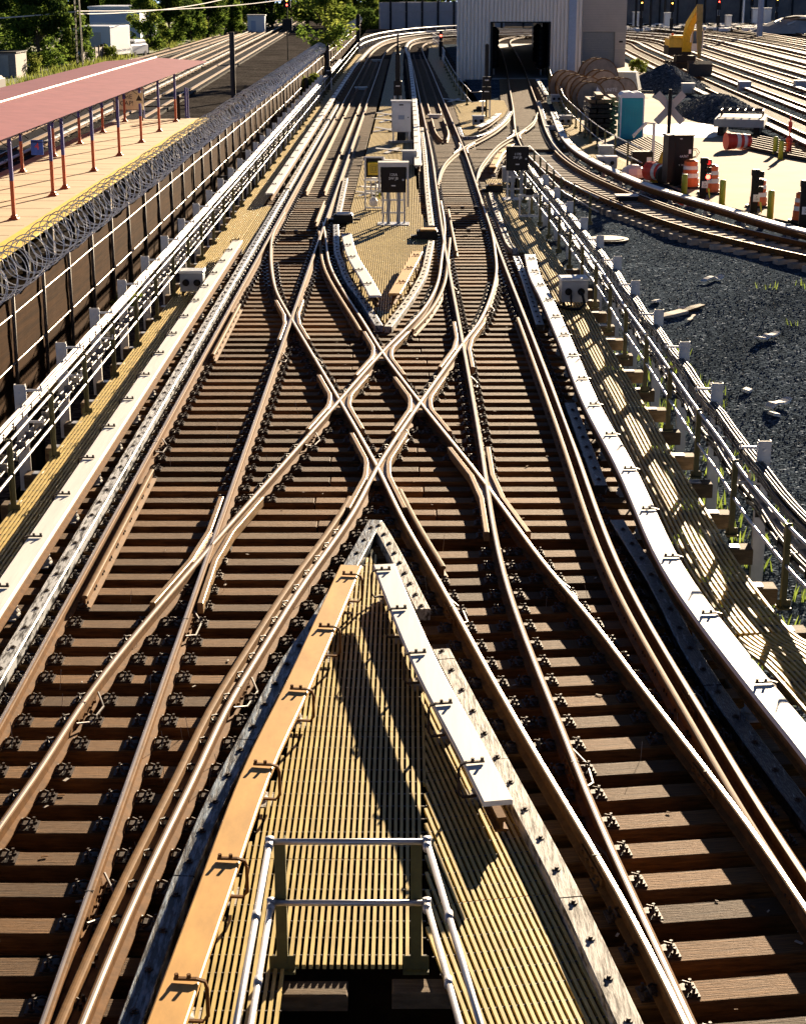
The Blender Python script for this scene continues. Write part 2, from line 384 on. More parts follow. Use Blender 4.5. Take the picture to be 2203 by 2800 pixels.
# ================================================================== RAILS
RZ = 0.18
def raw(pts): return P(pts, RZ)
RRp = [(2.46, 145.6), (2.64, 102.4), (2.75, 78.4), (2.74, 67.8), (2.70, 57), (2.69, 46), (2.74, 34.5), (2.76, 27), (2.74, 22.6), (2.76, 20.4), (2.84, 18.6), (2.98, 16.7), (3.09, 15.4), (3.16, 14.4), (3.26, 13.3), (3.37, 12.3), (3.62, 10), (3.8, 8.4)]
farR = [(16, 268), (5.6, 246), (3.5, 232), (2.45, 217), (2.2, 190)]
RR = cr(list(reversed(RRp)) + [(2.25, 180), (2.25, 205), (2.9, 222), (5.0, 234), (9.5, 245), (17, 253)], 0.5, 3, 0.03)
RL = offs(RR, -1.5)
L1 = cr([(sx(-4.11, 8), 8), (sx(-4.11, 75), 75), (sx(-4.11, 140), 140), (-3.5, 185), (-3.05, 205), (-1.9, 226), (.6, 243), (4.2, 258), (9, 268), (17, 277)], 0.5, 3, 0.03)
L2 = offs(L1, 1.5)
C1a = cr(raw([(603, 449), (578.3, 494.5), (573.8, 528.5), (574.5, 562.6), (584.5, 614.8), (611, 664), (719, 847), (799, 988), (853, 1100), (918, 1211), (998, 1356), (1053, 1456), (1153, 1628), (1253, 1793), (1343, 1949), (1454, 2171), (1510, 2290)]), 0.4, 5)
C1b = cr(raw([(684, 470), (689.5, 501), (696.4, 553.5), (716.8, 598.9), (773.5, 687), (809, 745), (890, 852), (1008, 998), (1073, 1085), (1153, 1195), (1253, 1311), (1353, 1446), (1494, 1628), (1604, 1773), (1708, 1928), (1830, 2110)]), 0.4, 5)
C2a = cr(raw([(934, 425), (941, 464), (942, 494), (936, 543), (927, 600), (893, 660), (809, 745), (719, 847), (509, 1085), (439, 1165), (404, 1205), (280, 1350), (165, 1500), (88, 1628), (0, 1748), (-160, 1980)]), 0.4, 5)
C2b = cr(raw([(1019, 425), (1034, 464), (1045, 505), (1050, 543), (1052, 573), (1043, 618), (1018, 678), (985, 720), (890, 852), (799, 988), (749, 1085), (639, 1240), (549, 1385), (474, 1505), (421, 1628), (300, 1868), (172, 2171), (130, 2280)]), 0.4, 5)
D1 = cr(raw([(928, 392), (933.5, 363.4), (948.4, 338.9), (982.5, 311.6), (1019.2, 292.5), (1052, 273.5), (1079, 249), (1087, 232.6)]), 0.8, 4)
D2 = cr(raw([(1009.7, 385), (1015, 358), (1030, 336), (1057, 306), (1098, 281.6), (1128, 260), (1139, 238)]), 0.8, 4)
SRp = [(10.8, 46.9), (11.63, 48.5), (10.31, 51.57), (9.4, 55.0), (8.46, 59.74), (7.6, 65.5), (7.1, 71), (6.98, 78), (7.3, 88), (8.2, 104), (8.95, 119), (10.9, 157), (12.4, 190), (13.3, 215), (14.6, 236), (17.5, 252), (24, 266)]
SRp = [(15.5, 41.8), (13.4, 45.0)] + SRp[1:]
SRr = cr(SRp, 0.8, 4, 0.02)
SL = offs(SRr, -1.55)
HEAD = [(-.07, .012), (-.07, .026), (-.013, .044), (-.013, .132), (-.036, .142), (-.036, .168), (-.026, .177), (-.010, .181), (.010, .181), (.026, .177), (.036, .168), (.036, .142), (.013, .132), (.013, .044), (.07, .026), (.07, .012)]
HM = [0, 0, 0, 0, 0, 0, 1, 1, 0, 0, 0, 0, 0, 0, 0, 0]
_rz = [0]; RP_ = []
def rail(path, name, label, cat='rail', mats=('rust', 'steel'), group=None, hm=HM):
    _rz[0] += 1
    mb = MB(); mb.sweep(path, HEAD, z=0.0011 * (_rz[0] % 5), mids=hm)
    o = mb.build(name, list(mats)); o['_p'] = 0; RP_.append((o, path)); return tag(o, label, cat, group)
rail(L1, 'running_rail', 'outer left rail of the left track, long and straight with a shiny top')
rail(L2, 'running_rail', 'inner rail of the straight left track, crossed by two diagonal rails')
rail(RL, 'running_rail', 'inner rail of the right track, shiny and bending right near the bottom')
rail(RR, 'running_rail', 'outermost right rail of the elevated deck, bright white top beside a black timber')
rail(C1a, 'crossover_rail', 'diagonal rail from the left track passing the lowest diamond to the bottom right')
rail(C1b, 'crossover_rail', 'diagonal rail from the left track crossing the right of the four middle diamonds')
rail(C2a, 'crossover_rail', 'diagonal rail from the right track running down to the left edge of the photo')
rail(C2b, 'crossover_rail', 'diagonal rail from the right track ending beside the tan cover board at bottom')
rail(D1, 'crossover_rail', 'left curved rail of the far turnout leading to the metal shed')
rail(D2, 'crossover_rail', 'right curved rail of the far turnout leading to the metal shed')
rail(SL, 'running_rail', 'left rail from the shed doorway curving round to the yard at right')
rail(SRr, 'running_rail', 'right rail from the shed doorway curving round beside the white cover board')
# bolted joints on the nearer rails
for ri, yy in ((0, 26.4), (0, 14.0), (1, 33.2), (1, 18.4), (1, 12.2), (2, 31), (2, 14.6), (3, 25.5), (3, 16.2), (4, 18.8), (4, 12.8), (4, 32.8), (5, 19.6), (5, 14.4), (6, 26.8), (6, 16.0), (7, 16.4), (7, 27), (7, 38.5), (2, 41)):
    ro, pa = RP_[ri]; x = xat(pa, yy)
    if x is None: continue
    x2 = xat(pa, yy + .3) or x; a = math.atan2(.3, x2 - x); nx, ny = math.sin(a), -math.cos(a)
    for sd in (-1, 1):
        mb = MB(); mb.box((x + nx * .03 * sd, yy + ny * .03 * sd, .088), (.62, .034, .075), rz=a)
        for q in (-.23, -.08, .08, .23): mb.cyl((x + nx * .055 * sd + math.cos(a) * q, yy + ny * .055 * sd + math.sin(a) * q, .09), .02, .03, 6)
        mb.build('joint_bar', ['rust'], ro, loc=(0, 0, 0))
    mb = MB(); mb.box((x, yy, .1823), (.012, .074, .004), rz=a); mb.build('joint_gap', ['black'], ro, loc=(0, 0, 0))
    mb = MB(); mb.tube([(x + nx * .05 - math.cos(a) * .4, yy + ny * .05 - math.sin(a) * .4, .12), (x + nx * .14 - math.cos(a) * .2, yy + ny * .14 - math.sin(a) * .2, .05), (x + nx * .16 + math.cos(a) * .2, yy + ny * .16 + math.sin(a) * .2, .05), (x + nx * .05 + math.cos(a) * .4, yy + ny * .05 + math.sin(a) * .4, .12)], .012, 5); mb.build('bond_wire', ['greycable'], ro, loc=(0, 0, 0))
# guard rails: rusty, unpolished
def guard(path, label, flare=True):
    p = list(path)
    mb = MB(); mb.sweep(p, HEAD, z=-0.004)
    tag(mb.build('guard_rail', ['tanrust']), label, 'guard rail')
guard(cut(offs(L1, .17), 33.2, 41.5), 'short rusty guard rail along the left track, above the left frog')
guard(cut(offs(L1, .17), 17.6, 26.8), 'short rusty guard rail at the left edge, stopping by the lower left frog')
guard(cut(offs(RR, -.17), 8.4, 37.3), 'long rusty guard rail hugging the outermost right rail')
guard(cut(offs(C2b, -.17 * -1), 9.2, 23.6), 'rusty guard rail beside the diagonal rail left of the tan board')
guard(cut(offs(C1a, -.17), 20.1, 23.8), 'very short guard rail right of the diagonal below the lowest diamond')
guard(cut(offs(C1b, .17), 35.5, 51), 'curved guard rail inside the left curve beside the upper grating point')
guard(cut(offs(C2a, -.17), 35.5, 50), 'curved guard rail inside the right curve beside the upper grating point')
guard(cut(offs(RL, .3), 46, 56.5), 'short tan switch rail beside the right track below the far turnout')
guard(cut(offs(L2, -.3), 52.5, 59), 'short tan switch rail right of the left track at the switch')
# inner guard rails between the running rails, far part of both tracks
def inner(src, y0, y1, lab, tip=None):
    for d, s in ((.42, 'left'), (1.08, 'right')):
        p = cut(offs(src, d), y0, y1)
        if tip: p = [(src_x + (0.25 if s == 'left' else -0.25) * (1 - min(1, (y - y0) / tip)) ** 2 * 1.0, y) for src_x, y in p]
        guard(p, lab % s)
inner(L1, 58.5, 175, '%s inner guard rail between the rails of the far left track')
inner(RL, 82, 98, '%s inner guard rail with bent tip on the far right track', 6)
inner(RL, 99, 190, '%s inner guard rail on the far right track beyond the white tie cover')
guard(cut(offs(SRr, -.18), 52.5, 78), 'guard rail beside the outer rail of the curve by the shed walkway')
guard(cut(offs(SL, .2), 56, 64), 'short guard rail at the inside of the curve to the yard')
# ------------------------------------------------------------------ frogs
def frog(u, v, pa, pb, wide, ln, label):
    """casting where path pa (runs down to the right) crosses path pb (down to the left)"""
    x, y = U(u, v, RZ)
    def dirv(p):
        a = xat(p, y + ln) ; b = xat(p, y - ln)
        return a, b
    best = None
    for k in range(-30, 31):
        yy = y + k * 0.05; a = xat(pa, yy); b = xat(pb, yy)
        if a is None or b is None: continue
        if best is None or abs(a - b) < best[0]: best = (abs(a - b), yy, (a + b) / 2)
    y = best[1]; x = best[2]
    t = thing('crossing_frog', label, 'track frog', (x, y, 0))
    za = .176
    w = .108
    def at(p, yy, d): 
        q = offs([(xat(p, yy + .2), yy + .2), (xat(p, yy - .2), yy - .2)], d); m = ((q[0][0] + q[1][0]) / 2, (q[0][1] + q[1][1]) / 2); return (m[0] - x, m[1] - y)
    # travel is towards the viewer: right of travel is -x
    up, dn = y + ln, y - ln
    left = [at(pa, up, w), at(pa, y + wide, w), (-.0 - wide * .62 if False else at(pa, y + wide * .45, w)[0] - .03, wide * .45), (at(pb, y - wide * .45, w)[0] - .03, -wide * .45), at(pb, y - wide, w), at(pb, dn, w)]
    right = [at(pb, up, -w), at(pb, y + wide, -w), (at(pb, y + wide * .45, -w)[0] + .03, wide * .45), (at(pa, y - wide * .45, -w)[0] + .03, -wide * .45), at(pa, y - wide, -w), at(pa, dn, -w)]
    pr = [(-.036, .04), (-.036, za - .008), (-.028, za), (.028, za), (.036, za - .008), (.036, .04)]
    for q in (left, right):
        mb = MB(); mb.sweep(q, pr, closed=True); mb.build('wing_rail', ['frog'], t, loc=(0, 0, 0))
    mb = MB()
    c = wide * 1.25
    mb.prism([left[2], left[1], (0, c * .9), right[1], right[2], right[3], right[4], (0, -c * .9), left[4], left[3]][::-1], .05, .140)
    mb.build('frog_base', ['frog'], t, loc=(0, 0, 0))
    for s in (1, -1):
        m2 = MB(); yy = s * wide * .72
        ax, bx = at(pa, y + yy, 0)[0], at(pb, y + yy, 0)[0]
        lo, hi = min(ax, bx), max(ax, bx)
        ay, by = at(pa, y + yy * 1.35, 0)[0], at(pb, y + yy * 1.35, 0)[0]; lo2, hi2 = min(ay, by), max(ay, by)
        g = .055
        poly = [(lo + g, yy), (hi - g, yy), (hi2 - g, yy * 1.35), (lo2 + g, yy * 1.35)]
        if hi - lo < 2.4 * g: continue
        if s > 0: pass
        else: poly = poly[::-1]
        m2.prism(poly, .03, .165); m2.build('spacer_block', ['frog'], t, loc=(0, 0, 0))
frog(611, 664, C1a, L2, .55, 2.3, 'upper left crossing frog, where the left track meets the first diagonal')
frog(809, 745, C1b, C2a, .62, 2.1, 'topmost of the four middle diamond frogs, just below the grating point')
frog(985, 720, RL, C2b, .55, 2.3, 'upper right crossing frog on the inner rail of the right track')
frog(719, 847, C1a, C2a, .55, 2.05, 'left of the four middle diamond frogs, tan steel casting')
frog(890, 852, C1b, C2b, .55, 2.05, 'right of the four middle diamond frogs, tan steel casting')
frog(799, 988, C1a, C2b, .55, 2.1, 'lowest of the four middle diamond frogs, above the white timber point')
frog(424, 1180, L2, C2a, .6, 2.2, 'lower left crossing frog on the inner rail of the left track')
frog(1023, 1023, C1b, RL, .6, 2.2, 'lower right crossing frog on the inner rail of the right track')
frog(982, 311.6, RR, D1, .9, 2.5, 'far crossing frog where the shed turnout crosses the right track')
frog(1094, 284, SL, D2, .9, 2.5, 'far crossing frog on the left rail of the shed track')
# ================================================================== TIES
def plate_mesh(simple):
    mb = MB()
    mb.box((0, 0, .008), (.46, .19, .016))
    if simple:
        for s in (-1, 1): mb.box((s * .17, 0, .04), (.07, .10, .06))
    else:
        for s in (-1, 1):
            for y in (-.055, .055):
                mb.box((s * .185, y, .024), (.05, .05, .018), rz=.3); mb.cyl((s * .185, y, .05), .014, .045, 6)
            pts = [(s * .10, -.075, .03), (s * .15, -.07, .06), (s * .165, -.02, .085), (s * .12, .03, .075), (s * .075, .05, .045), (s * .07, .085, .04)]
            mb.tube(pts, .012, 5)
            mb.box((s * .105, 0, .03), (.05, .08, .03))
    ob = mb.build('tie_plate', ['iron' if simple else 'darkrust']); me = ob.data; bpy.data.objects.remove(ob); return me
PL, PS = plate_mesh(False), plate_mesh(True)
def plate_at(parent, lx, simple, ly=0.0):
    o = bpy.data.objects.new('tie_plate', PS if simple else PL); COL.objects.link(o); o.parent = parent; o.location = (lx, ly, 0.0)
    return o
GUARD_T = 0.235
_tm = {}
def tie(x0, x1, y, label, group, rails, rz=0.0, w=.25, pivot=None, z=0.0, m='tie', simple=False, h=.2):
    """one timber from x0 to x1 at y, turned rz about its middle; plates under every rail it carries"""
    cx = (x0 + x1) / 2; ln = round((x1 - x0) / math.cos(rz), 2)
    w = round(w + random.choice((-.01, 0, .01, .015)), 3)
    key = (ln, w, m, h)
    if key not in _tm:
        mb = MB(); mb.box((0, 0, -h / 2), (ln, w, h), bev=.008); ob = mb.build('railway_tie', [m]); _tm[key] = ob.data; bpy.data.objects.remove(ob)
    o = bpy.data.objects.new('railway_tie', _tm[key]); COL.objects.link(o)
    o.location = (cx, y, z - random.uniform(0.001, .009)); o.rotation_euler = (0, 0, rz + random.uniform(-.006, .006))
    tag(o, label, 'railway tie', group)
    used = []
    for p in rails:
        xx = xat(p, y)
        if xx is None: continue
        # follow the tilt of the tie
        for _ in range(2):
            yy = y + (xx - cx) * math.tan(rz); q = xat(p, yy)
            if q is None: break
            xx = q
        if xx < x0 + .1 or xx > x1 - .1: continue
        if any(abs(xx - a) < .34 for a in used): continue
        used.append(xx)
        plate_at(o, (xx - cx) / math.cos(rz), simple or y > 42)
    return o
RAILS_L = [L1, L2, C1a, C1b, C2a, C2b]
RAILS_R = [RR, RL, C1b, C1a, C2b, C2a]
PITCH = .562
Y0 = 9.7
FL = U(424, 1180)[1]
nL = 0; ylist = []
y = Y0; i = 0
lo_n = int((FL - Y0) / PITCH)
while y < 62:
    yj = y + random.uniform(-.03, .03)
    if y < 21.6:
        k = lo_n - i
        lab = 'brown wooden tie of the left tracks, %s below the lower left frog' % nth(max(1, k)) if k > 0 else 'brown wooden tie level with the lower left frog, %s of them' % nth(1 - k)
        lx = sx(-4.95, y); r = xe(C2b, y) + .62
        tie(lx, min(r, .3), yj, lab, 'left track ties', [L1, L2, C2a, C2b])
    elif y < 41.5:
        k = i - lo_n
        sp = random.uniform(-1.35, -.95) + (0.0 if k % 2 else 1.5)
        e = -5.0
        tie(sx(e, y), sp - .01, yj, 'weathered tie under the left half of the diamonds, %s up from the lower left frog' % nth(k), 'long ties under the crossing', RAILS_L)
        sk = 0.0
        tie(sp + .01, 3.62, yj, 'weathered tie under the right half of the diamonds, %s up from the lower left frog' % nth(k), 'long ties under the crossing', RAILS_R)
    else:
        k = i - int((41.5 - Y0) / PITCH)
        tie(sx(-5.0, y), sx(-1.75, y) + (.35 if y < 52 else .0), yj, 'grey brown tie of the left track, %s beyond the upper left frog' % nth(k), 'left track ties', RAILS_L)
        tie(.35 - (.35 if y < 50 else 0), 3.55, yj, 'grey brown tie of the right track, %s beyond the upper right frog' % nth(k), 'right track ties', RAILS_R)
    y += PITCH; i += 1
# right ties in front: a fan turning with the curve
y = 21.3; k = 1
while y > 9.3:
    a = -R(10.5) * min(1, max(0, (23.5 - y) / 8.0))
    xc = xe(C1a, y); 
    x0 = xc - .5; x1 = xe(RR, y) + .75
    # tilt: right end farther away
    tie(x0, x1, y + random.uniform(-.02, .02), 'dark wooden tie of the right tracks, %s below the lower right frog' % nth(k), 'right track ties', [RR, RL, C1b, C1a], rz=-a * 0.75, w=.27)
    y -= .535; k += 1
# far ties: nearest ones as objects, the rest as one mass
def fartie(mb, x0, x1, y, z=0.0): mb.box(((x0 + x1) / 2, y, z - .1), (x1 - x0, .25, .2))
far = MB(); pf = MB()
y = 62.2; k = 1
while y < 178:
    for src, nm in ((L1, 'left'), (RL, 'right')):
        xx = xat(src, y)
        lo, hi = xx - .62, xx + 2.12
        if nm == 'right' and 63 < y < 79: hi = (xat(D2, y) or hi) + .75
        if y < 86: tie(lo, hi, y, 'sunlit grey tie of the %s track, %s past its switch' % (nm, nth(k)), '%s track ties' % nm, [src, L2 if nm == 'left' else RR], simple=True, m='plank')
        else: fartie(far, lo, hi, y)
    y += PITCH; k += 1
# shed track and turnout ties
y = 79.5; k = 1
while y < 140:
    xs = xat(SL, y); hi = xs + 2.3; lo = xs - .7
    if y < 104: lo = min(lo, xat(D1, y) - .6 if xat(D1, y) else lo)
    if y < 92: tie(lo, hi, y, 'sunlit tie under the shed turnout, %s past the far frog' % nth(k), 'shed track ties', [SL, SRr, D1, D2], simple=True, m='plank')
    else: fartie(far, lo, hi, y)
    y += PITCH * 1.05; k += 1
# ties of the curve towards the yard, square to the rails
k = 1
for (x, y, h) in along(offs(SRr, -.775), .6):
    if y > 79: break
    o = bpy.data.objects.new('railway_tie', None); bpy.data.objects.remove(o)
    key = ('curve',)
    if key not in _tm:
        mb = MB(); mb.box((0, 0, -.1), (2.6, .24, .2), bev=.01); ob = mb.build('railway_tie', ['paletie']); _tm[key] = ob.data; bpy.data.objects.remove(ob)
    o = bpy.data.objects.new('railway_tie', _tm[key]); COL.objects.link(o); o.location = (x, y, -.004); o.rotation_euler = (0, 0, h - R(90) + random.uniform(-.02, .02))
    tag(o, 'pale tie in dark ballast on the yard curve, %s from its near end' % nth(k), 'railway tie', 'yard curve ties')
    for s in (-.775, .775): plate_at(o, s, True)
    k += 1
    if k > 62: break
far_ties = far.build('distant_ties', ['plank']); tag(far_ties, 'distant rows of ties along the far tracks', 'railway ties', kind='stuff')
# timber stubs carrying the walkways
k = 1; y = 12.55
while y < 60:
    mb = MB(); mb.box((0, 0, -.11), (1.15, .26, .22), bev=.01); mb.box((-.35, 0, .006), (.2, .16, .012), mi=1)
    o = mb.build('support_beam', ['plank', 'galv'], off=None); o.location = (sx(-5.95 + .55, y), y, -.002)
    tag(o, 'pale timber beam end under the left walkway, %s from the front' % nth(k), 'timber beam', 'left walkway beams'); k += 1
    y += 1.58
k = 1; y = 12.3
while y < 46:
    mb = MB(); mb.box((0, 0, -.11), (1.3, .27, .22), bev=.01); mb.box((.38, 0, .006), (.2, .16, .012), mi=1)
    o = mb.build('support_beam', ['plank', 'galv']); o.location = (4.68 - .6 + (.35 * max(0, (20 - y) / 10)), y, -.002); o.rotation_euler = (0, 0, R(4) if y < 20 else 0)
    tag(o, 'pale timber beam end under the right walkway, %s from the front' % nth(k), 'timber beam', 'right walkway beams'); k += 1
    y += 1.55
# tie covers and switch gear between the rails
def machine(u, v, label, w=.62, d=.5, h=.3, lid='boxlid'):
    x, y = U(u, v, 0)
    t = thing('switch_machine', label, 'switch machine', (x, y, 0))
    mb = MB(); mb.box((0, 0, h * .45), (w, d, h * .9), bev=.02); mb.box((-w * .6, 0, .06), (.25, d * .6, .12)); mb.box((w * .62, 0, .1), (.3, .09, .06)); mb.build('housing', ['black'], t, loc=(0, 0, 0))
    mb = MB(); mb.box((0.03, 0, h * .9 + .025), (w * .78, d * .9, .05), bev=.015); mb.build('lid', [lid], t, loc=(0, 0, 0))
machine(905, 507, 'low switch machine with tan lid right of the grating island', lid='tanboard')
machine(728, 472, 'low switch machine with white lid left of the grating island', lid='white')
machine(1047, 408, 'low switch machine with tan lid left of the tall black box marked B', lid='tanboard')
machine(1020, 236, 'tiny far switch machine beside the shed turnout', lid='tanboard')
for (x0, x1, y, lab) in ((-3.75, -2.75, 51.2, 'throw rod across the left switch'), (1.4, 2.6, 51.5, 'throw rod across the right switch'), (1.4, 2.6, 57.0, 'upper throw rod of the right switch')):
    t = thing('throw_rod', 'dark steel ' + lab + ' points', 'switch rod', (x0, y, .05))
    mb = MB(); mb.tube([(0, 0, .05), (x1 - x0, 0, .05)], .025, 6); mb.build('rod', ['tanrust'], t, loc=(0, 0, 0))
    mb = MB()
    for f in (.12, .5, .88): mb.box(((x1 - x0) * f, 0, .06), (.12, .12, .1))
    mb.build('clevis', ['iron'], t, loc=(0, 0, 0))
for (x, y, w, lab) in ((-3.05, 125.5, .95, 'white tie cover across the far left track'), (1.8, 98.5, .8, 'white tie cover across the far right track'), (-2.6, 172, 1, 'farthest white tie cover on the left track'), (7.9, 90.3, .9, 'tan plate between the rails at the shed turnout')):
    mb = MB(); mb.box((x, y, .17), (w, .5, .06), bev=.02); mb.box((x, y, .07), (w * .8, .3, .14))
    tag(mb.build('tie_cover', ['white']), lab, 'tie cover')

# chips, dead leaves and straw caught between the ties
mb = MB()
for _ in range(220):
    y = 10 + 40 * random.random() ** 1.6; x = random.uniform(-4.9, 3.4)
    if y < 20 and xe(C2b, y) + .4 < x < xe(C1a, y) - .3: continue
    a = random.uniform(0, 3.14); l = random.uniform(.01, .035)
    mb.box((x, y, .006), (l * 2, l * random.uniform(.5, 1), .006), rz=a, mi=random.choice((0, 0, 1)))
for _ in range(70):
    y = 10 + 28 * random.random(); x = random.uniform(-4.6, 3.2)
    if y < 20 and xe(C2b, y) + .4 < x < xe(C1a, y) - .3: continue
    mb.tube([(x, y, -.05), (x + random.uniform(-.05, .05), y + random.uniform(-.02, .05), random.uniform(.08, .2))], .003, 3, mi=0)
tag(mb.build('track_litter', ['pierced', 'rust']), 'dead straw and wood chips caught between the ties', 'litter', kind='stuff')
# ================================================================== GRATINGS
BT, BH = .03, .04
def bar_pts(mb, pts, w):
    h = w / 2
    mb.sweep(pts, [(-h, BT - BH), (-h, BT), (h, BT), (h, BT - BH)])
def strip_grating(path, w0, w1, pitch, label, plen=3.0, bw=.5, zoff=0.0, rodstep=.30):
    """walkway of long bars following a path, from offset w0 to w1"""
    t = thing('walkway_grating', label, 'grating', (path[0][0], path[0][1], 0)); t['_loc'] = 0
    n = int((w1 - w0) / pitch)
    for pc in split(path, plen):
        mb = MB()
        for k in range(n + 1):
            q = offs(pc, w0 + (w1 - w0) * k / n)
            bar_pts(mb, q, pitch * bw)
        for (x, y, h) in along(pc, rodstep, .08):
            nx, ny = math.sin(h), -math.cos(h)
            mb.tube([(x + nx * w0, y + ny * w0, BT - .012), (x + nx * w1, y + ny * w1, BT - .012)], .005, 4, mi=1, caps=False)
        mb.build('grating_panel', ['grate', 'rod'], t)
    return t
def poly_grating(poly, ang, pitch, label, plen=3.0, bw=.52, rodstep=.25, hole=None):
    """bars along direction ang filling a polygon"""
    c, s = math.cos(ang), math.sin(ang)
    loc = [(x * c + y * s, -x * s + y * c) for x, y in poly]
    t = thing('walkway_grating', label, 'grating', (poly[0][0], poly[0][1], 0))
    panels = {}
    def spans(val, ax):
        xs = []
        for a, b in zip(loc, loc[1:] + loc[:1]):
            p, q = a[ax], b[ax]
            if (p - val) * (q - val) < 0: f = (val - p) / (q - p); xs.append(a[1 - ax] + f * (b[1 - ax] - a[1 - ax]))
        xs.sort(); return list(zip(xs[::2], xs[1::2]))
    def W2(u, w): return (u * c - w * s, u * s + w * c)
    ws = [p[1] for p in loc]; us = [p[0] for p in loc]
    w = math.floor(min(ws) / pitch) * pitch + 1e-4
    while w < max(ws):
        for a, b in spans(w, 1):
            if b - a < .06: continue
            k = math.floor(a / plen)
            while k * plen < b:
                u0, u1 = max(a, k * plen + .006), min(b, (k + 1) * plen - .006)
                if u1 - u0 > .05:
                    mb = panels.setdefault(k, MB()); bar_pts(mb, [W2(u0, w), W2(u1, w)], pitch * bw)
                k += 1
        w += pitch
    u = math.floor(min(us) / rodstep) * rodstep + 1e-3
    while u < max(us):
        for a, b in spans(u, 0):
            k = math.floor(u / plen)
            if k in panels and b - a > .05:
                p, q = W2(u, a), W2(u, b); panels[k].tube([(p[0], p[1], BT - .012), (q[0], q[1], BT - .012)], .005, 4, mi=1, caps=False)
        u += rodstep
    for k in sorted(panels): panels[k].build('grating_panel', ['grate', 'rod'], t)
    return t
GW = straight(-5.72, 8, 190, 1.5)
strip_grating(GW, 0, .70, .058, 'long narrow yellow grating walkway beside the left railing')
strip_grating(cut(straight(-5.02, 47.5, 58, 1.0), 47, 59), .03, .48, .058, 'short yellow grating filling the gap between the left cover boards')
rw = [(1056, 415), (1115, 420), (1141, 455), (1193, 543), (1248.5, 658), (1293.5, 743), (1353.6, 843), (1398.7, 923), (1458.8, 1028), (1499, 1085), (1539, 1170), (1604, 1256), (1664, 1336), (1708, 1396)]
RE = cr([(4.02, 66.5), (4.05, 60)] + [(4.22, 50)] + [U(*p) for p in rw[4:]] + [(4.75, 18.5), (5.15, 15), (5.5, 12)], .6, 4)
RE = list(reversed(RE))
strip_grating(RE, -.80, 0, .062, 'yellow grating walkway beside the right railing, striped with railing shadows')
strip_grating(cut(RE, 46.8, 64), -1.30, -.84, .058, 'short yellow grating filling the gap left of the tall black box')
# front island
BRD = U(440, 2000)
mainp = [(790, 1165), (845, 1300), (897, 1440), (903, 2008), (905, 2052), (600, 2052), (596, 2171), (590, 2400), (330, 2400), (395, 2171), (560, 1710), (690, 1370), (745, 1250)]
poly_grating([U(*p) for p in mainp], R(90) - .003, .0535, 'yellow grating in front ending at the black opening, beside the tan board', plen=2.6)
right = [(898, 1432), (1000, 1560), (1120, 1800), (1345, 2171), (1480, 2400), (1060, 2400), (975, 2171), (906, 2010)]
poly_grating([U(*p) for p in right], R(90) + .178, .0535, 'yellow grating with slanting bars right of the front railing', plen=2.4)
isl = [U(*p) for p in [(815, 687), (862, 622), (905, 545), (918, 500)]] + [(.62, 56), (.5, 66), (.45, 80), (.2, 110), (.0, 150), (.1, 205), (-.6, 212), (-1.2, 190), (-1.35, 140), (-1.5, 100), (-1.72, 70), (-1.75, 56), (-1.8, 52)] + [U(*p) for p in [(722, 505), (728, 560), (768, 628)]]
poly_grating(isl, R(90) - .003, .058, 'large yellow grating island between the two tracks', plen=4.0, rodstep=.5)
isr = [U(*p) for p in [(907, 125), (962, 226), (984, 288), (1014, 286), (1069, 247), (1076, 231), (1068, 214), (1027, 212), (998, 219), (944, 131), (928, 95), (910, 98)]]
poly_grating(isr, R(90) + .02, .07, 'grating walkway in the shade of the metal shed, left of its doorway', plen=6, rodstep=.6)
swk = cr([(9.6, 112), (8.9, 100), (8.3, 90), (8.05, 82), (8.1, 76), (8.45, 70)], 1.0, 2)
strip_grating(list(reversed(swk)), .08, 1.25, .07, 'yellow grating walkway curving beside the yard railing below the shed', rodstep=.6)
# cross ties below the front island: dark opening stays empty
for x, y, lab in ((-.62, 11.05, 'weathered timber end under the left post of the front railing'), (.02, 11.08, 'weathered timber end under the right post of the front railing')):
    mb = MB(); mb.box((x - .1 if x < 0 else x + .12, y + .08, -.10), (.6 if x < 0 else .45, .2, .14), bev=.012); tag(mb.build('support_beam', ['plank']), lab, 'timber beam')
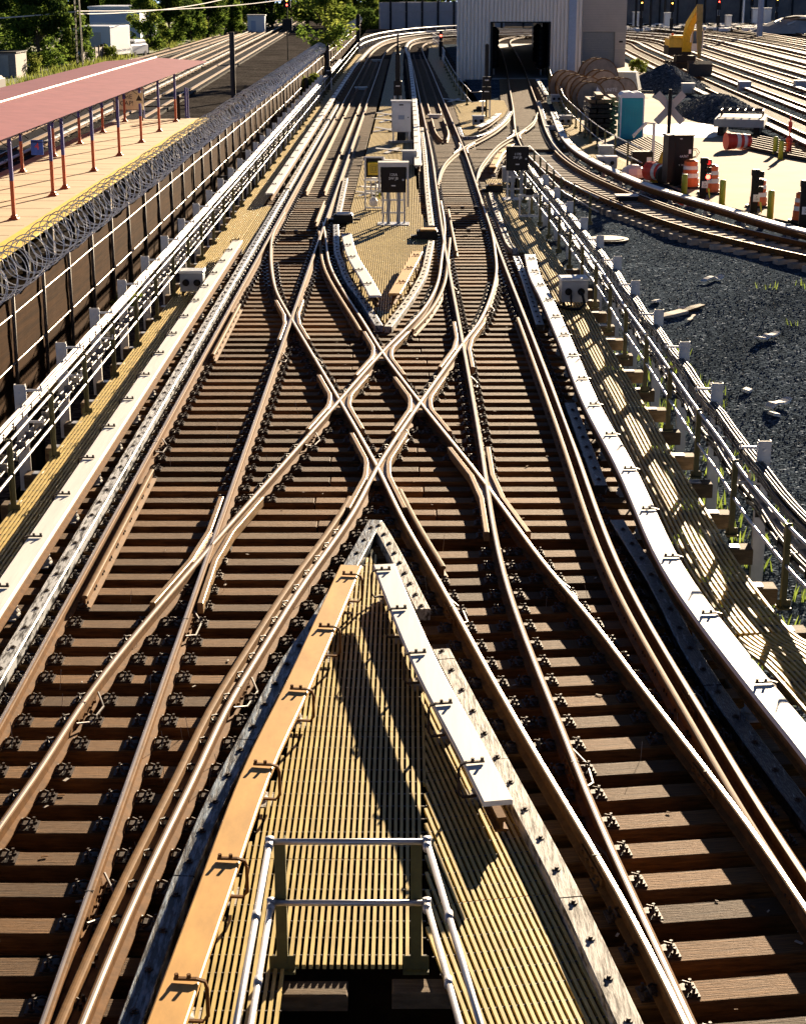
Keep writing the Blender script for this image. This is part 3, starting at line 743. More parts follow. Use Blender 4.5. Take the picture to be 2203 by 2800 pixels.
# ================================================================== THIRD RAILS
def third_rail(path, label, side, zt=.42, col='white', w=.285, seg=6.0, hook=1.9, hooks=True, start=.6, detail=True, base=0.0, lip=True):
    """cover board on hooks over the conductor rail; side=+1: hooks right of travel"""
    t = thing('third_rail', label, 'third rail', (path[0][0], path[0][1], base)); h = w / 2; zt += base
    for pc in split(path, seg):
        mb = MB()
        q = list(pc)
        mb.sweep(q, [(-h, -.05), (-h, -.008), (-h + .012, 0), (h - .012, 0), (h, -.008), (h, -.05)], z=zt)
        mb.build('cover_board', [col], t)
    mb = MB(); mb.sweep(offs(path, -side * .04), [(-.06, 0), (-.06, .02), (-.015, .03), (-.015, .09), (-.04, .10), (-.04, .14), (.04, .14), (.04, .10), (.015, .09), (.015, .03), (.06, .02), (.06, 0)], z=zt - (.27 if lip else .31))
    mb.build('conductor_rail', ['rust'], t)
    if detail and lip:
        # lower lip on the far side from the hooks
        mb = MB(); mb.sweep(offs(path, -side * (h - .03)), [(-.02, -.10), (-.02, -.052), (.02, -.052), (.02, -.10)], z=zt); mb.build('lip_board', ['tanboard' if col == 'tanboard' else 'tanrust'], t)
    if hooks:
        for (x, y, a) in along(path, hook, start):
            rx, ry = math.sin(a) * side, -math.cos(a) * side     # outward
            def pt(d, z, f=0.0): return (x + rx * d + math.cos(a) * f, y + ry * d + math.sin(a) * f, z)
            mb = MB()
            mb.tube([pt(-.05, zt + .02), pt(h - .02, zt + .022), pt(h + .04, zt + .005), pt(h + .055, zt - .05), pt(h + .055, zt - .28), pt(h + .02, zt - .33), pt(.02, zt - .33)], .014, 4, sq=.7)
            for d in (-.03, .06): mb.cyl(pt(d, zt + .045), .016, .03, 6)
            mb.build('hook_bracket', ['rust' if col == 'tanboard' else 'darkrust'], t)
            mb = MB(); mb.lathe(pt(-.04, base, .12), [(.09, 0), (.10, .03), (.06, .05), (.085, .08), (.06, .11), (.07, .145), (.03, .15)], 10); mb.box(pt(.0, base + .012, .12), (.3, .2, .02), rz=a)
            mb.build('insulator', ['conc2'], t)
    return t
ZT = .42
third_rail(cr(straight(-4.80, 8, 47.3, 2.0), 1.0), 'long white cover board along the left walkway, nearest the bottom left corner', -1)
third_rail(cr(straight(-4.80, 58.5, 150, 4.0) + [(-3.9, 185), (-3.4, 205), (-2.2, 226), (.3, 243.6), (4, 259), (9, 269.5)], 2.0), 'far white cover board along the left track, past the gap in the boards', -1, hook=3.2, seg=9)
tr = [(1122, 539), (1134, 588), (1156, 628), (1204, 738), (1251, 853), (1323, 983), (1369, 1085), (1414, 1186), (1481, 1286), (1543, 1366), (1611, 1453), (1700, 1560)]
TR = cr(list(reversed([U(u, v, ZT) for u, v in tr])), .6, 3)
ext = [(TR[0][0] + (TR[0][0] - TR[6][0]) * k, TR[0][1] + (TR[0][1] - TR[6][1]) * k) for k in (2.2, 1.1)]
third_rail(ext + TR, 'long bright white cover board along the right walkway', 1, hook=2.0)
fl = list(reversed([U(u, v, ZT) for u, v in [(744, 1198), (690, 1320), (625, 1466), (545, 1628), (455, 1880), (353, 2165), (320, 2260)]]))
third_rail(cr(fl, .5, 2), 'rust tan cover board in front, left of the grating', 1, col='tanboard', w=.27, hook=1.75, start=.75, seg=4.3, lip=False)
fr = list(reversed([U(u, v, ZT) for u, v in [(813.6, 1196), (868, 1330), (918, 1440), (985, 1560), (1055, 1697)]]))
third_rail(cr(fr, .5, 2), 'short white cover board in front, right of the grating point', -1, w=.27, hook=1.35, start=.6, seg=3.4, lip=False)
third_rail(cr(list(reversed([U(u, v, ZT) for u, v in [(733.8, 494.5), (744, 535), (757, 560), (776, 590), (795, 626)]])), .6, 2), 'short white cover board at the left side of the upper grating point', -1, hook=2.1)
third_rail(cr(list(reversed([U(u, v, ZT) for u, v in [(884.7, 533), (868, 565), (836, 621.6)]])), .6, 2), 'short orange tan cover board at the right side of the upper grating point', 1, col='tanboard', hook=2.1)
third_rail(cr([U(u, v, ZT) for u, v in [(885.7, 349.7), (880, 233), (873, 165), (866, 118)]] + [(.35, 190), (.4, 205), (1.1, 225), (3.5, 239), (9, 251)], 2.0, 2), 'far white cover board along the left side of the right track', -1, hook=3.4, seg=9)
shp = [(1139, 168), (1158, 200), (1172, 237), (1192.6, 285), (1220, 315.6), (1261, 341), (1315.6, 367), (1363.5, 387.4), (1432, 409.6), (1534, 438.7), (1620, 466), (1708, 488), (1800, 512)]
SHB = cr([U(u, v, ZT) for u, v in shp[2:]], 1.0, 2)
third_rail(SHB, 'white cover board curving round the outside of the yard curve', -1, hook=3.0, w=.32)
third_rail(cr([U(u, v, ZT) for u, v in shp[:2]], 2), 'short white cover board by the right jamb of the shed doorway', -1, hook=3.0)
third_rail(cr([U(u, v, ZT) for u, v in [(1083, 305), (1060, 325), (1044, 353)]], 1), 'short tan cover board beside the far turnout, left of the box marked B', 1, col='tanboard', hook=2.5)
third_rail(cr([U(u, v, ZT) for u, v in [(1056, 240), (1036, 256), (1012, 268)]], 1), 'short white cover board beside the shed turnout, right of the far signal', 1, hook=2.5)
# ================================================================== GUARD TIMBERS
def timber(path, label, m, w=.18, zt=.13, seg=5.0, bolt=.6, h=.15, bolts=True):
    t = thing('guard_timber', label, 'guard timber', (path[0][0], path[0][1], 0))
    for pc in split(path, seg):
        pc = [pc[0]] + pc[1:]
        mb = MB(); hw = w / 2
        a, b = pc[-2], pc[-1]; l = math.hypot(b[0] - a[0], b[1] - a[1])
        pc = pc[:-1] + [(b[0] - (b[0] - a[0]) / l * .015, b[1] - (b[1] - a[1]) / l * .015)]
        mb.sweep(pc, [(-hw, zt - h), (-hw, zt - .01), (-hw + .01, zt), (hw - .01, zt), (hw, zt - .01), (hw, zt - h)], z=random.uniform(0, .006))
        mb.build('timber', [m], t)
    if bolts:
        for (x, y, a) in along(path, bolt, .3):
            mb = MB(); mb.cyl((x, y, zt + .008), .036, .008, 10); mb.cyl((x, y, zt + .018), .018, .02, 6)
            mb.build('bolt', ['darkrust'], t)
timber(straight(-4.46, 8, 62, 1.0), 'long black timber with peeling grey paint beside the left track', 'tarpatch', seg=3.9, bolt=.62)
timber(straight(-4.46, 62.5, 110, 2.0), 'far whitewashed timber along the left track', 'whitepatch', seg=6, bolt=1.2)
gr = [(1093, 543), (1112, 590), (1148, 698), (1190, 805), (1203.5, 843), (1278.6, 1043.5), (1298.5, 1090), (1353.6, 1175.6), (1413.7, 1275.8), (1453.7, 1366), (1519, 1466), (1629, 1616), (1708, 1720), (1830, 1880)]
G = cr(list(reversed([U(u, v, .13) for u, v in gr])), .5, 3)
ytop = U(1148, 698, .13)[1]
timber(cut(G, 8, U(1298, 1085, .13)[1]), 'glossy tarred timber at bottom right beside the bright outer rail', 'targlint', seg=4.2, bolt=.62, w=.2)
timber(cut(G, U(1280, 1040, .13)[1], U(1206, 850, .13)[1]), 'short glossy tarred timber between gaps beside the right track', 'targlint', seg=6, bolt=.62, w=.2)
timber(cut(G, ytop, 48), 'flecked black timber beside the right track near the grey junction box', 'targlint', seg=6, bolt=.62, w=.19)
timber(cr([(3.18, 47.5), U(1079, 518, .13), U(1055, 455, .13), U(1040, 408, .13)], .6, 1), 'spotted whitewashed timber left of the right walkway below the tall black box', 'whitepatch', seg=5)
timber(cr(list(reversed([U(u, v, .13) for u, v in [(796, 1102), (735, 1212), (664, 1330), (604, 1410), (516, 1585), (487, 1630), (394, 1843), (280, 2157), (235, 2290)]])), .5, 2), 'left arm of the front timber point, black with bluish peeling paint', 'bluepatch', seg=2.6, bolt=.55, w=.19)
timber(cr(list(reversed([U(u, v, .13) for u, v in [(798, 1106), (833, 1166), (896, 1291)]])), .4, 1), 'short upper piece of the right timber arm, flaking white', 'whitepatch', seg=9, bolt=.4)
timber(cr(list(reversed([U(u, v, .13) for u, v in [(934, 1375.5), (988, 1480), (1073, 1643), (1198, 1878.5), (1333.6, 2169), (1400, 2310)]])), .4, 2), 'right arm of the front timber point, grey flaking wood', 'whitepatch', seg=2.3, bolt=.55, w=.2)
timber(cr(list(reversed([U(u, v, .13) for u, v in [(712, 476), (714.6, 535), (724, 556), (735, 590), (775, 644), (803, 690)]])), .5, 2), 'left timber arm of the upper grating point', 'tarpatch', seg=3.0, bolt=.6)
timber(cr(list(reversed([U(u, v, .13) for u, v in [(913.8, 510), (900, 571.7), (885, 603), (863, 637.5), (822, 692)]])), .5, 2), 'right timber arm of the upper grating point', 'whitepatch', seg=3.0, bolt=.6)
timber(cr([U(913.7, 478, .13), U(905, 400, .13), U(900, 330, .13), U(893, 270, .13)], 1, 1), 'whitewashed timber left of the right track near the black box marked A', 'whitepatch', seg=7, bolt=1)
timber(cr([U(717, 450, .13), U(733, 377, .13)], 1, 0), 'short whitewashed timber right of the left track by the white switch machine', 'whitepatch', seg=9, bolt=.8)
timber(cr([U(1142, 214, .13), U(1150, 240, .13), U(1162, 280, .13), U(1178, 312, .13), U(1212, 345, .13), U(1262, 372, .13)], 1, 1), 'blue white spotted timber outside the shed turnout curve', 'tarpatch', seg=6, bolt=1)
timber(cr([U(1081, 236, .13), U(1060, 262, .13), U(1026, 283, .13), U(984, 290, .13), U(972, 270, .13)], 1, 0), 'dark timber edging the shaded grating by the shed turnout', 'tarpatch', seg=8, bolt=1.2)
# ================================================================== RAILINGS, CABLES
def railing(path, label, step, start=0.0, z0=0.0, h=1.08, mid=.55, m='pipe', pm='olive', side=1, ys=None, foot=True, pr=.022):
    t = thing('railing', label, 'railing', (path[0][0], path[0][1], z0))
    spots = along(path, step, start)
    for (x, y, a) in spots:
        mb = MB()
        mb.box((x, y, z0 + h / 2), (.075, .012, h + .02), rz=a - R(90)); mb.box((x - .034 * math.cos(a - R(90)), y - .034 * math.sin(a - R(90)), z0 + h / 2), (.012, .07, h + .02), rz=a - R(90))
        if foot:
            mb.box((x, y, z0 + .012), (.16, .16, .024), rz=a)
            mb.prism([(x - .09, y - .005), (x + .09, y - .005), (x + .04, y + .005), (x - .04, y + .005)], z0 + .024, z0 + .11)
        mb.build('post', [pm], t)
    for zz in (h - .03, mid):
        mb = MB(); mb.tube([(x + side * .045 * 0, y, z0 + zz) for x, y in path], pr, 7); mb.build('pipe_rail', [m], t, smooth=True)
    return t
railing(straight(-5.69, 8, 196, 2), 'pipe railing with olive posts along the left walkway', 2.9, 27.65 - 8 - 2.9 * 6, m='white' if False else 'pipe')
RP = offs(RE, .17)
railing(cut(RP, 8, 68), 'pipe railing with olive posts along the right walkway', 2.85, 1.25)
def cables(path, z, n, label, m='cable', spread=.05, sag=.05, span=3.2, r=.02, par=None, wob=.008):
    t = thing('cable_bundle', label, 'cable bundle', (path[0][0], path[0][1], z))
    L = [0]
    for a, b in zip(path, path[1:]): L.append(L[-1] + math.hypot(b[0] - a[0], b[1] - a[1]))
    for k in range(n):
        d = (k % 3 - 1) * spread; dz = (k // 3) * spread * .95; ph = random.uniform(0, 6); fr = random.uniform(.7, 1.3); sg = sag * random.uniform(.5, 1.2)
        q = offs(path, d)
        pts = [(x + wob * math.sin(ph + l * fr), y, z + dz - sg * math.sin(math.pi * ((l / span) % 1)) + wob * .4 * math.cos(ph + 1.7 * l)) for (x, y), l in zip(q, L)]
        mb = MB(); mb.tube(pts, r * random.uniform(.8, 1.15), 6); mb.build('cable', [m if not (m == 'cable' and k % 6 == 5) else 'greycable'], t, smooth=True)
    mb = MB()
    for (x, y, a) in along(path, .62, .2): mb.box((x, y, z + .03 - sag * .5), (spread * 3.0, .012, spread * 2.6), rz=a - R(90))
    mb.build('cable_ties', ['black' if m == 'cable' else m], t)['kind'] = 'stuff'
CLp = cr(straight(-5.86, 8, 150, 1.0), .55, 0, .05)
cables(CLp, 1.06, 9, 'thick upper bundle of pale cables above the left railing', m='cablep', sag=.015, span=3.2, wob=.006, r=.018, spread=.045)
cables(cut(CLp, 8, 90), .60, 4, 'lower bundle of cables behind the left railing', m='greycable', sag=.03, wob=.01)
CRp = cr(cut(offs(RE, .47), 8, 70), .5)
cables(CRp, .94, 12, 'heavy upper bundle of black cables behind the right railing', sag=.06, r=.022)
cables(CRp, .48, 8, 'lower sagging bundle of black cables behind the right railing', sag=.12, r=.022)
cables(cut(offs(RE, .36), 8, 40), .80, 2, 'pair of thin cables between the bundles at the right railing', sag=.10, m='greycable')
def cable_post(zb, s):
    """white channel standing on edge with two arms; s: which side the arms point"""
    root = thing('cable_post', 'x', 'cable post')
    h = 1.36 - zb
    mb = MB(); mb.box((0, 0, zb + h / 2), (.17, .012, h)); mb.box((-.08, .04, zb + h / 2), (.012, .08, h)); mb.box((.08, .04, zb + h / 2), (.012, .08, h))
    mb.build('channel', ['wpaint'], root, loc=(0, 0, 0))
    for z in (1.22, .72):
        mb = MB(); x = s * .10
        mb.box((x, -.02, z - .1), (.02, .04, .45)); mb.prism([(x, -.05), (x + s * .26, -.035), (x + s * .26, -.02), (x, -.005)] if s > 0 else [(x, -.005), (x + s * .26, -.02), (x + s * .26, -.035), (x, -.05)], z + .04, z + .075)
        mb.cyl((x + s * .24, -.03, z + .10), .015, .07, 6)
        mb.build('arm', ['galv'], root, loc=(0, 0, 0))
    mb = MB()
    for k in range(4):
        mb2 = MB(); mb2.cyl((0, -.012, 1.24 - .18 * k), .022, .02, 6, axis='Y'); mb2.build('bolt', ['galv'], root, loc=(0, 0, 0))
    return root
pl = cable_post(-.35, 1); pr_ = cable_post(-1.5, -1)
pl.location = (sx(-6.05, 22.2), 22.2, 0); pl['label'] = 'white steel cable post by the left railing, first from the front'; pl['group'] = 'cable posts on the left'
k = 2; y = 25.4
while y < 120:
    copy_tree(pl, (sx(-6.03, y), y, 0), label='white steel cable post by the left railing, %s from the front' % nth(k)); y += 3.23; k += 1
pr_.location = (xe(RE, 18.9) + .78, 18.9, 0); pr_['label'] = 'white steel cable post by the right railing, first from the front'; pr_['group'] = 'cable posts on the right'
for k, y in enumerate((22.04, 25.5, 28.68, 31.7, 35, 38.3, 41.6, 45, 48.5, 52, 55.5)):
    c = copy_tree(pr_, (xe(RE, y) + .55, y, 0 if y < 36 else .0), label='white steel cable post by the right railing, %s from the front' % nth(k + 2))
# front handrail
t = thing('handrail', 'grey pipe handrail on two olive posts at the black opening in front', 'handrail', (-.42, 11.3, 0))
for x in (-.93, .10):
    mb = MB(); mb.box((x, 11.30, .56), (.085, .012, 1.16)); mb.box((x + .037, 11.335, .56), (.012, .075, 1.16)); mb.box((x, 11.34, .012), (.2, .17, .024)); mb.prism([(x - .1, 11.30), (x + .1, 11.30), (x + .05, 11.31), (x - .05, 11.31)], .02, .14)
    mb.build('post', ['olive'], t)
for z, hi in ((1.14, 1), (.62, 0)):
    mb = MB(); mb.tube([(-.99, 11.27, z), (.17, 11.27, z)], .024, 10); mb.build('cross_pipe', ['pipe'], t, smooth=True)
    for x in (-1.0, .18):
        e = x + (-.05 if x < 0 else .52)
        mb = MB(); mb.tube([(x, 11.27, z), (e, 7.2, z + .02)], .024, 10); mb.cyl((x, 11.27, z), .034, .07, 10); mb.cyl((x, 11.2, z), .032, .09, 10, axis='Y'); mb.cyl((x + (e - x) * .263, 10.2, z + .005), .031, .1, 10, axis='Y')
        mb.build('side_pipe', ['pipe'], t, smooth=True)

# unseen bridge just behind the lens, added to block sky light from behind
t = thing('unseen_footbridge', 'unseen brown steel bridge behind the view, added to block sky light', 'unseen_footbridge', (0, -2.6, 0))
mb = MB(); mb.box((0, -2.4, 5.3), (60, 3.6, .5)); mb.build('bridge_deck', ['brownblack'], t)
mb = MB(); mb.box((0, -.75, 5.9), (60, .2, 1.0)); mb.build('parapet', ['darkrust'], t)
mb = MB(); mb.box((0, -4.2, 7.2), (60, .2, 4.4)); mb.build('back_wall', ['brownblack'], t)
mb = MB(); mb.box((0, -3.4, 9.4), (60, 2.0, .2)); mb.build('roof', ['brownblack'], t)
for x in (-27, -8.5, 6.5, 27): mb = MB(); mb.box((x, -2.4, 1.6), (.9, 2.6, 6.9)); mb.build('pier', ['brownblack'], t)
# ================================================================== GROUND
def sheet(name, poly, z, m, kind='structure'):
    mb = MB(); n = len(poly); mb.add([(x, y, z) for x, y in poly], [tuple(range(n))]); o = mb.build(name, [m])
    if kind: o['kind'] = kind
    return o
sheet('ground', [(-300, -60), (300, -60), (300, 900), (-300, 900)], -1.78, 'dark')
def rnd(x, y, s=1.0): return noise.noise(Vector((x * s, y * s, 3.1)))
def smooth(a, b, t):
    t = max(0, min(1, (t - a) / (b - a))); return t * t * (3 - 2 * t)
def zslope(x, y):
    z = -1.62 + 1.42 * smooth(19, 49, y) + .25 * smooth(5, 11, x) * smooth(60, 30, y)
    z += .07 * rnd(x, y, .25) + .012 * rnd(x, y, 1.1)
    if x < 5.2: z = min(z, -1.0 + (x - 4.2) * .55) if y < 44 else z - .2 * (5.2 - x)
    return min(z, -.12)
mb = MB(); nx, ny = 60, 110
for j in range(ny + 1):
    for i in range(nx + 1):
        x = 3.6 + 30 * (i / nx) ** 1.3; y = 9 + 56 * j / ny
        mb.v.append((x, y, zslope(x, y)))
for j in range(ny):
    for i in range(nx):
        a = j * (nx + 1) + i; mb.f.append((a, a + 1, a + nx + 2, a + nx + 1)); mb.m.append(0)
struct(mb.build('gravel_slope', ['ballast'], smooth=True))
# loose stones on the slope: one mass of ballast
mb = MB()
def stone(mb, x, y, z, s):
    vs = []
    a0 = random.uniform(0, 6.28)
    for k in range(4):
        a = a0 + k * 1.57 + random.uniform(-.4, .4); q = s * random.uniform(.6, 1.1); vs.append((x + q * math.cos(a), y + q * math.sin(a), z + s * random.uniform(-.1, .35)))
    t = (x + random.uniform(-.3, .3) * s, y + random.uniform(-.3, .3) * s, z + s * random.uniform(.6, 1.0))
    mb.add(vs + [t], [(0, 1, 4), (1, 2, 4), (2, 3, 4), (3, 0, 4)])
for _ in range(80000):
    y = 17 + 45 * random.random() ** 1.4; x = 4.9 + (7 + y * .16) * random.random()
    if y > 40 and xat(SL, y) and x > xat(SL, y) - .8: continue
    stone(mb, x, y, zslope(x, y) - .005, random.choice((.014, .018, .022, .026, .034)))
tag(mb.build('loose_ballast', ['stone']), 'dark grey ballast stones covering the slope right of the deck', 'gravel', kind='stuff')
def blades(mb, x, y, z, n, h, r):
    for _ in range(n):
        a = random.uniform(0, 6.28); q = r * math.sqrt(random.random()); bx, by = x + q * math.cos(a), y + q * math.sin(a)
        hh = h * random.uniform(.5, 1.1); a = random.uniform(0, 6.28); w = hh * .06; lx, ly = random.uniform(-.4, .4) * hh, random.uniform(-.4, .4) * hh
        dx, dy = w * math.cos(a), w * math.sin(a)
        mb.add([(bx - dx, by - dy, z), (bx + dx, by + dy, z), (bx + lx * .5 + dx * .7, by + ly * .5 + dy * .7, z + hh * .6), (bx + lx * .5 - dx * .7, by + ly * .5 - dy * .7, z + hh * .6), (bx + lx, by + ly, z + hh)], [(0, 1, 2, 3), (3, 2, 4)])
mb = MB()
for _ in range(190):
    y = 12 + 26 * random.random() ** 1.5; x = 4.3 + random.random() ** 1.5 * 2.2 + (.6 if y < 17 else 0)
    blades(mb, x, y, zslope(x, y) - .02 if x > 3.7 else -1.6, 12, .30, .22)
for _ in range(170):
    x, y = random.uniform(2.6, 4.4), random.uniform(12, 24); blades(mb, x, y, -1.5 if x < 3.7 else zslope(x, y), 14, .32, .25)
for _ in range(45):
    x, y = random.uniform(8.3, 12), random.uniform(24, 44); blades(mb, x, y, zslope(x, y), 7, .2, .2)
tag(mb.build('slope_grass', ['grass']), 'bright green grass growing through the beams at the right edge', 'grass', kind='stuff')
# dark sheet put under the open deck so its gaps go black
struct(sheet('dark_gap_sheet', [(-5.3, 24), (4.2, 24), (4.4, 60), (5.2, 60), (5.2, 150), (-5.3, 150)], -.62, 'dark'))
mb = MB()
for x in (-4.2, -2.6, 1.2, 2.7):
    mb.box((x, 30, -.62), (.35, 42, .75))
sg = None
for x in (-4.2, -2.6, 1.2, 2.8):  # stringers added below the ties to block light
    mb = MB(); mb.box((sx(x, 30), 52, -.63), (.32, 88, .8)); mb.box((sx(x, 30), 52, -.225), (.42, 88, .012))
    struct(mb.build('light_block_girder', ['black']))
# embankment carrying the far tracks
struct(sheet('far_trackbed', [(-5.6, 120), (4.6, 120), (4.6, 141), (16, 141), (16, 225), (140, 225), (140, 420), (-6.5, 420), (-6.2, 240)], -.24, 'ballast2'))
struct(sheet('left_trackbed', [(-17.8, 8), (-8.2, 8), (-5.4, 60), (-5.4, 190), (-6.6, 230), (-8, 500), (-120, 500), (-60, 8)], -1.52, 'ballast2'))
struct(sheet('dark_trench_strip', [(-12.4, 8), (-8.1, 8), (-7.3, 110), (-7.3, 140), (-12.2, 101)], -1.5, 'dark'))  # dark strip laid over the gravel trackbed
# ================================================================== FENCE WITH RAZOR WIRE
FX = -8.42
t = thing('screened_fence', 'tall brown screened fence with steel posts under the razor wire', 'fence', (FX, 40, -1.5))
y = 19.5; ys = []
while y < 330:
    ys.append(y); y += 3.12 if y < 130 else 6.24
for y in ys:
    mb = MB(); mb.tube([(sx(FX + .05, y), y, -1.6), (sx(FX + .05, y) + random.uniform(-.03, .03), y + random.uniform(-.04, .04), .98 + random.uniform(0, .08))], .042, 7); mb.build('post', ['fencetube'], t, smooth=True)
for z in (.62, -.42):
    mb = MB(); mb.tube([(sx(FX + .05, y), y + .0, z + random.uniform(-.015, .015)) for y in ys], .026, 6); mb.build('rail', ['fencepost'], t, smooth=True)
for a, b in zip(ys, ys[1:]):
    mb = MB(); n = 8; m2 = 7
    for i in range(n + 1):
        for j in range(m2 + 1):
            yy = a + (b - a) * i / n; zz = -1.62 + 2.56 * j / m2
            bul = .012 * math.sin(math.pi * i / n) * random.uniform(.2, 1.0) + .008 * math.sin(7 * zz + a)
            top = -.10 * math.sin(math.pi * i / n) * random.uniform(.3, 1) if j == m2 else 0
            mb.v.append((sx(FX, yy) - bul, yy, zz + top))
    for i in range(n):
        for j in range(m2): q = i * (m2 + 1) + j; mb.f.append((q, q + m2 + 1, q + m2 + 2, q + 1)); mb.m.append(0)
    mb.build('screen_panel', ['fence'], t)
# razor wire coil lying along the fence top
def coil(y0, y1, r, pitch, ph, seg, xo, zo, lab, rad=.009):
    n = int((y1 - y0) / pitch * seg); pts = []
    for i in range(n):
        a = 2 * math.pi * i / seg + ph; y = y0 + (y1 - y0) * i / n
        rr = r * (1 + .10 * noise.noise(Vector((y * .6, ph, 0)))); 
        pts.append((sx(FX + xo, y) + rr * math.cos(a) * .95 + .05 * noise.noise(Vector((y * .3, 5, ph))), y + .10 * math.sin(a * .5), zo + rr * math.sin(a) + .06 * noise.noise(Vector((y * .25, 1, ph)))))
    mb = MB(); mb.tube(pts, rad, 3, sq=1.6)
    for i in range(0, n, 2):
        p = Vector(pts[i]); d = Vector((random.uniform(-1, 1), random.uniform(-1, 1), random.uniform(-1, 1))) * .045
        mb.add([p - d * .5, p + d * .5, p + Vector((.0, .018, .012))], [(0, 1, 2)])
    tag(mb.build('razor_wire_coil', ['razor']), lab, 'razor wire')
coil(21, 82, .48, 1.0, 0, 26, -.22, 1.42, 'near coil of silver razor wire along the fence top, loops wide apart')
coil(21, 82, .45, .82, 2.0, 26, -.12, 1.40, 'second near coil of razor wire tangled in the first')
coil(82, 200, .50, 1.7, 1, 22, -.2, 1.42, 'middle stretch of razor wire coil on the fence', .015)
coil(82, 200, .47, 1.45, 1, 22, -.1, 1.38, 'second coil in the middle stretch of razor wire', .015)
coil(200, 330, .5, 2.4, 1, 16, -.2, 1.42, 'farthest stretch of razor wire coil near the trees', .025)
# stub posts, boards and a stump leaning at the fence foot
for (x, y, h, w, rz, lean, lab) in ((-6.75, 29.8, 1.5, .36, .2, 0, 'thick split wooden stump at the left edge below the fence'), (-6.9, 66, 1.7, .42, .3, 0, 'dark board standing between the fence and the left railing'), (-7.1, 77, 1.6, .4, .2, .0, 'dark square post by the fence, nearer of a pair with a leaning one'), (-7.0, 82, 2.0, .28, .1, .2, 'dark post leaning against the fence by the left railing'), (-7.2, 98, 1.7, .4, .2, 0, 'far dark post beside the fence, beyond the leaning one'), (-7.2, 128, 2.2, .4, 0, 0, 'dark post at the fence below the airy tree')):
    mb = MB()
    mb.tube([(0, 0, 0), (lean * .3, 0, h * .5), (lean, .05, h)], w / 2, 9, rr=[w * .5, w * .48, w * .44])
    if 'stump' in lab: mb.tube([(0, 0, h), (.05, 0, h + .18)], w * .2, 6)
    o = mb.build('wooden_stump' if 'stump' in lab else 'wooden_post', ['brownblack']); o.location = (x, y, -1.5); tag(o, lab, 'wooden post')
# ================================================================== PLATFORM
PZ = -.2
t = thing('station_platform', 'pale concrete station platform with a yellow edge strip', 'platform', (-14, 70, PZ))
mb = MB(); mb.prism([(-17.0, 20), (-12.35, 20), (-12.0, 101), (-16.7, 99.5)], PZ - .20, PZ); mb.build('slab', ['concrete'], t)
mb = MB(); mb.prism([(-12.345, 20), (-11.55, 20), (-11.38, 101.2), (-11.995, 101)], PZ - .06, PZ + .004); mb.build('edge_strip', ['yellow'], t)
mb = MB(); mb.prism([(-16.6, 20), (-13.2, 20), (-13.0, 99), (-16.4, 99)], PZ - 1.4, PZ - .35); mb.build('base_wall', ['dark'], t)
for k in range(20):
    y = 22 + 3.9 * k; mb = MB(); mb.box((-11.95, y, PZ - .75), (.22, .22, 1.2)); mb.build('support_post', ['pierced' if k % 3 == 0 else 'brownblack'], t)
for y in [24 + 2.2 * k for k in range(35)]:
    mb = MB(); mb.box((-14.65, y, PZ + .0015), (4.7, .03, .003)); mb.build('joint', ['brownblack'], t)
# posts: two colours
def cpost(x, y, h, lab, group):
    t = thing('canopy_post', lab, 'canopy post', (x, y, PZ), group=group)
    s = h * .47
    mb = MB(); mb.box((0, 0, s / 2 + .02), (.12, .12, s)); mb.build('orange_lower_part', ['orange'], t, loc=(0, 0, 0))
    mb = MB(); mb.box((0, 0, s + .02 + (h - s) / 2), (.118, .118, h - s)); mb.build('indigo_upper_part', ['indigo'], t, loc=(0, 0, 0))
    mb = MB(); mb.box((0, 0, .03), (.32, .32, .06), bev=.02); mb.box((0, 0, .1), (.2, .2, .1), bev=.03); mb.build('base_plate', ['orange'], t, loc=(0, 0, 0))
    return t
for k, y in enumerate((43, 49.7, 56.38, 62.94, 65.2, 71.52, 78.24, 84.99, 91.44, 98.2)):
    cpost(-12.97, y, 2.66, 'front row canopy post, indigo over orange, %s from the near end' % nth(k + 1), 'front row canopy posts')
for k, y in enumerate((51.2, 57.8, 64.5, 71.15, 77.8, 84.2, 90.84, 98.2)):
    cpost(-15.88, y, 2.66, 'back row canopy post, indigo over orange, %s from the near end' % nth(k + 1), 'back row canopy posts')
for x, y, lab in ((-12.6, 101, 'thin indigo post closing the platform end, by the yellow strip'), (-12.85, 102, 'second thin indigo post at the platform end'), (-15.2, 101, 'indigo post at the far platform end left of the railing')):
    mb = MB(); mb.box((x, y, PZ + .85), (.1, .1, 1.7)); mb.box((x, y, PZ + .02), (.2, .2, .04)); tag(mb.build('end_post', ['indigo']), lab, 'post')
mb = MB()
for z in (.35, .75): mb.tube([(-15.2, 101, PZ + z + .3), (-12.85, 102, PZ + z + .3)], .03, 6)
tag(mb.build('end_railing', ['brownblack']), 'low dark pipe railing across the far platform end', 'railing')
# canopy roof
t = thing('platform_canopy', 'long red corrugated canopy roof over the station platform', 'canopy', (-15, 70, 2.5))
x0, xr, x1 = -19.1, -15.9, -12.65; ya, yb = 20, 109.5
def zr(x): return 2.62 + (.22 * (1 - abs((x - xr) / (x1 - xr))) if x > xr else .22 * (1 - abs((x - xr) / (xr - x0))))
for (a, b, nm) in ((xr, x1, 'roof_sheet'), (x0, xr, 'roof_sheet')):
    mb = MB(); n = int((yb - ya) / .3) * 2; o = 0
    for i in range(n + 1):
        y = ya + (yb - ya) * i / n; dz = .005 if i % 2 else 0; yo = 0 if nm else 0
        mb.v += [(sx(a, y), y, zr(a) + dz + .05), (sx(b, y), y, zr(b) + dz + .05)]
    for i in range(n): mb.f.append((2 * i, 2 * i + 1, 2 * i + 3, 2 * i + 2)); mb.m.append(0)
    mb.build(nm, ['roof'], t)
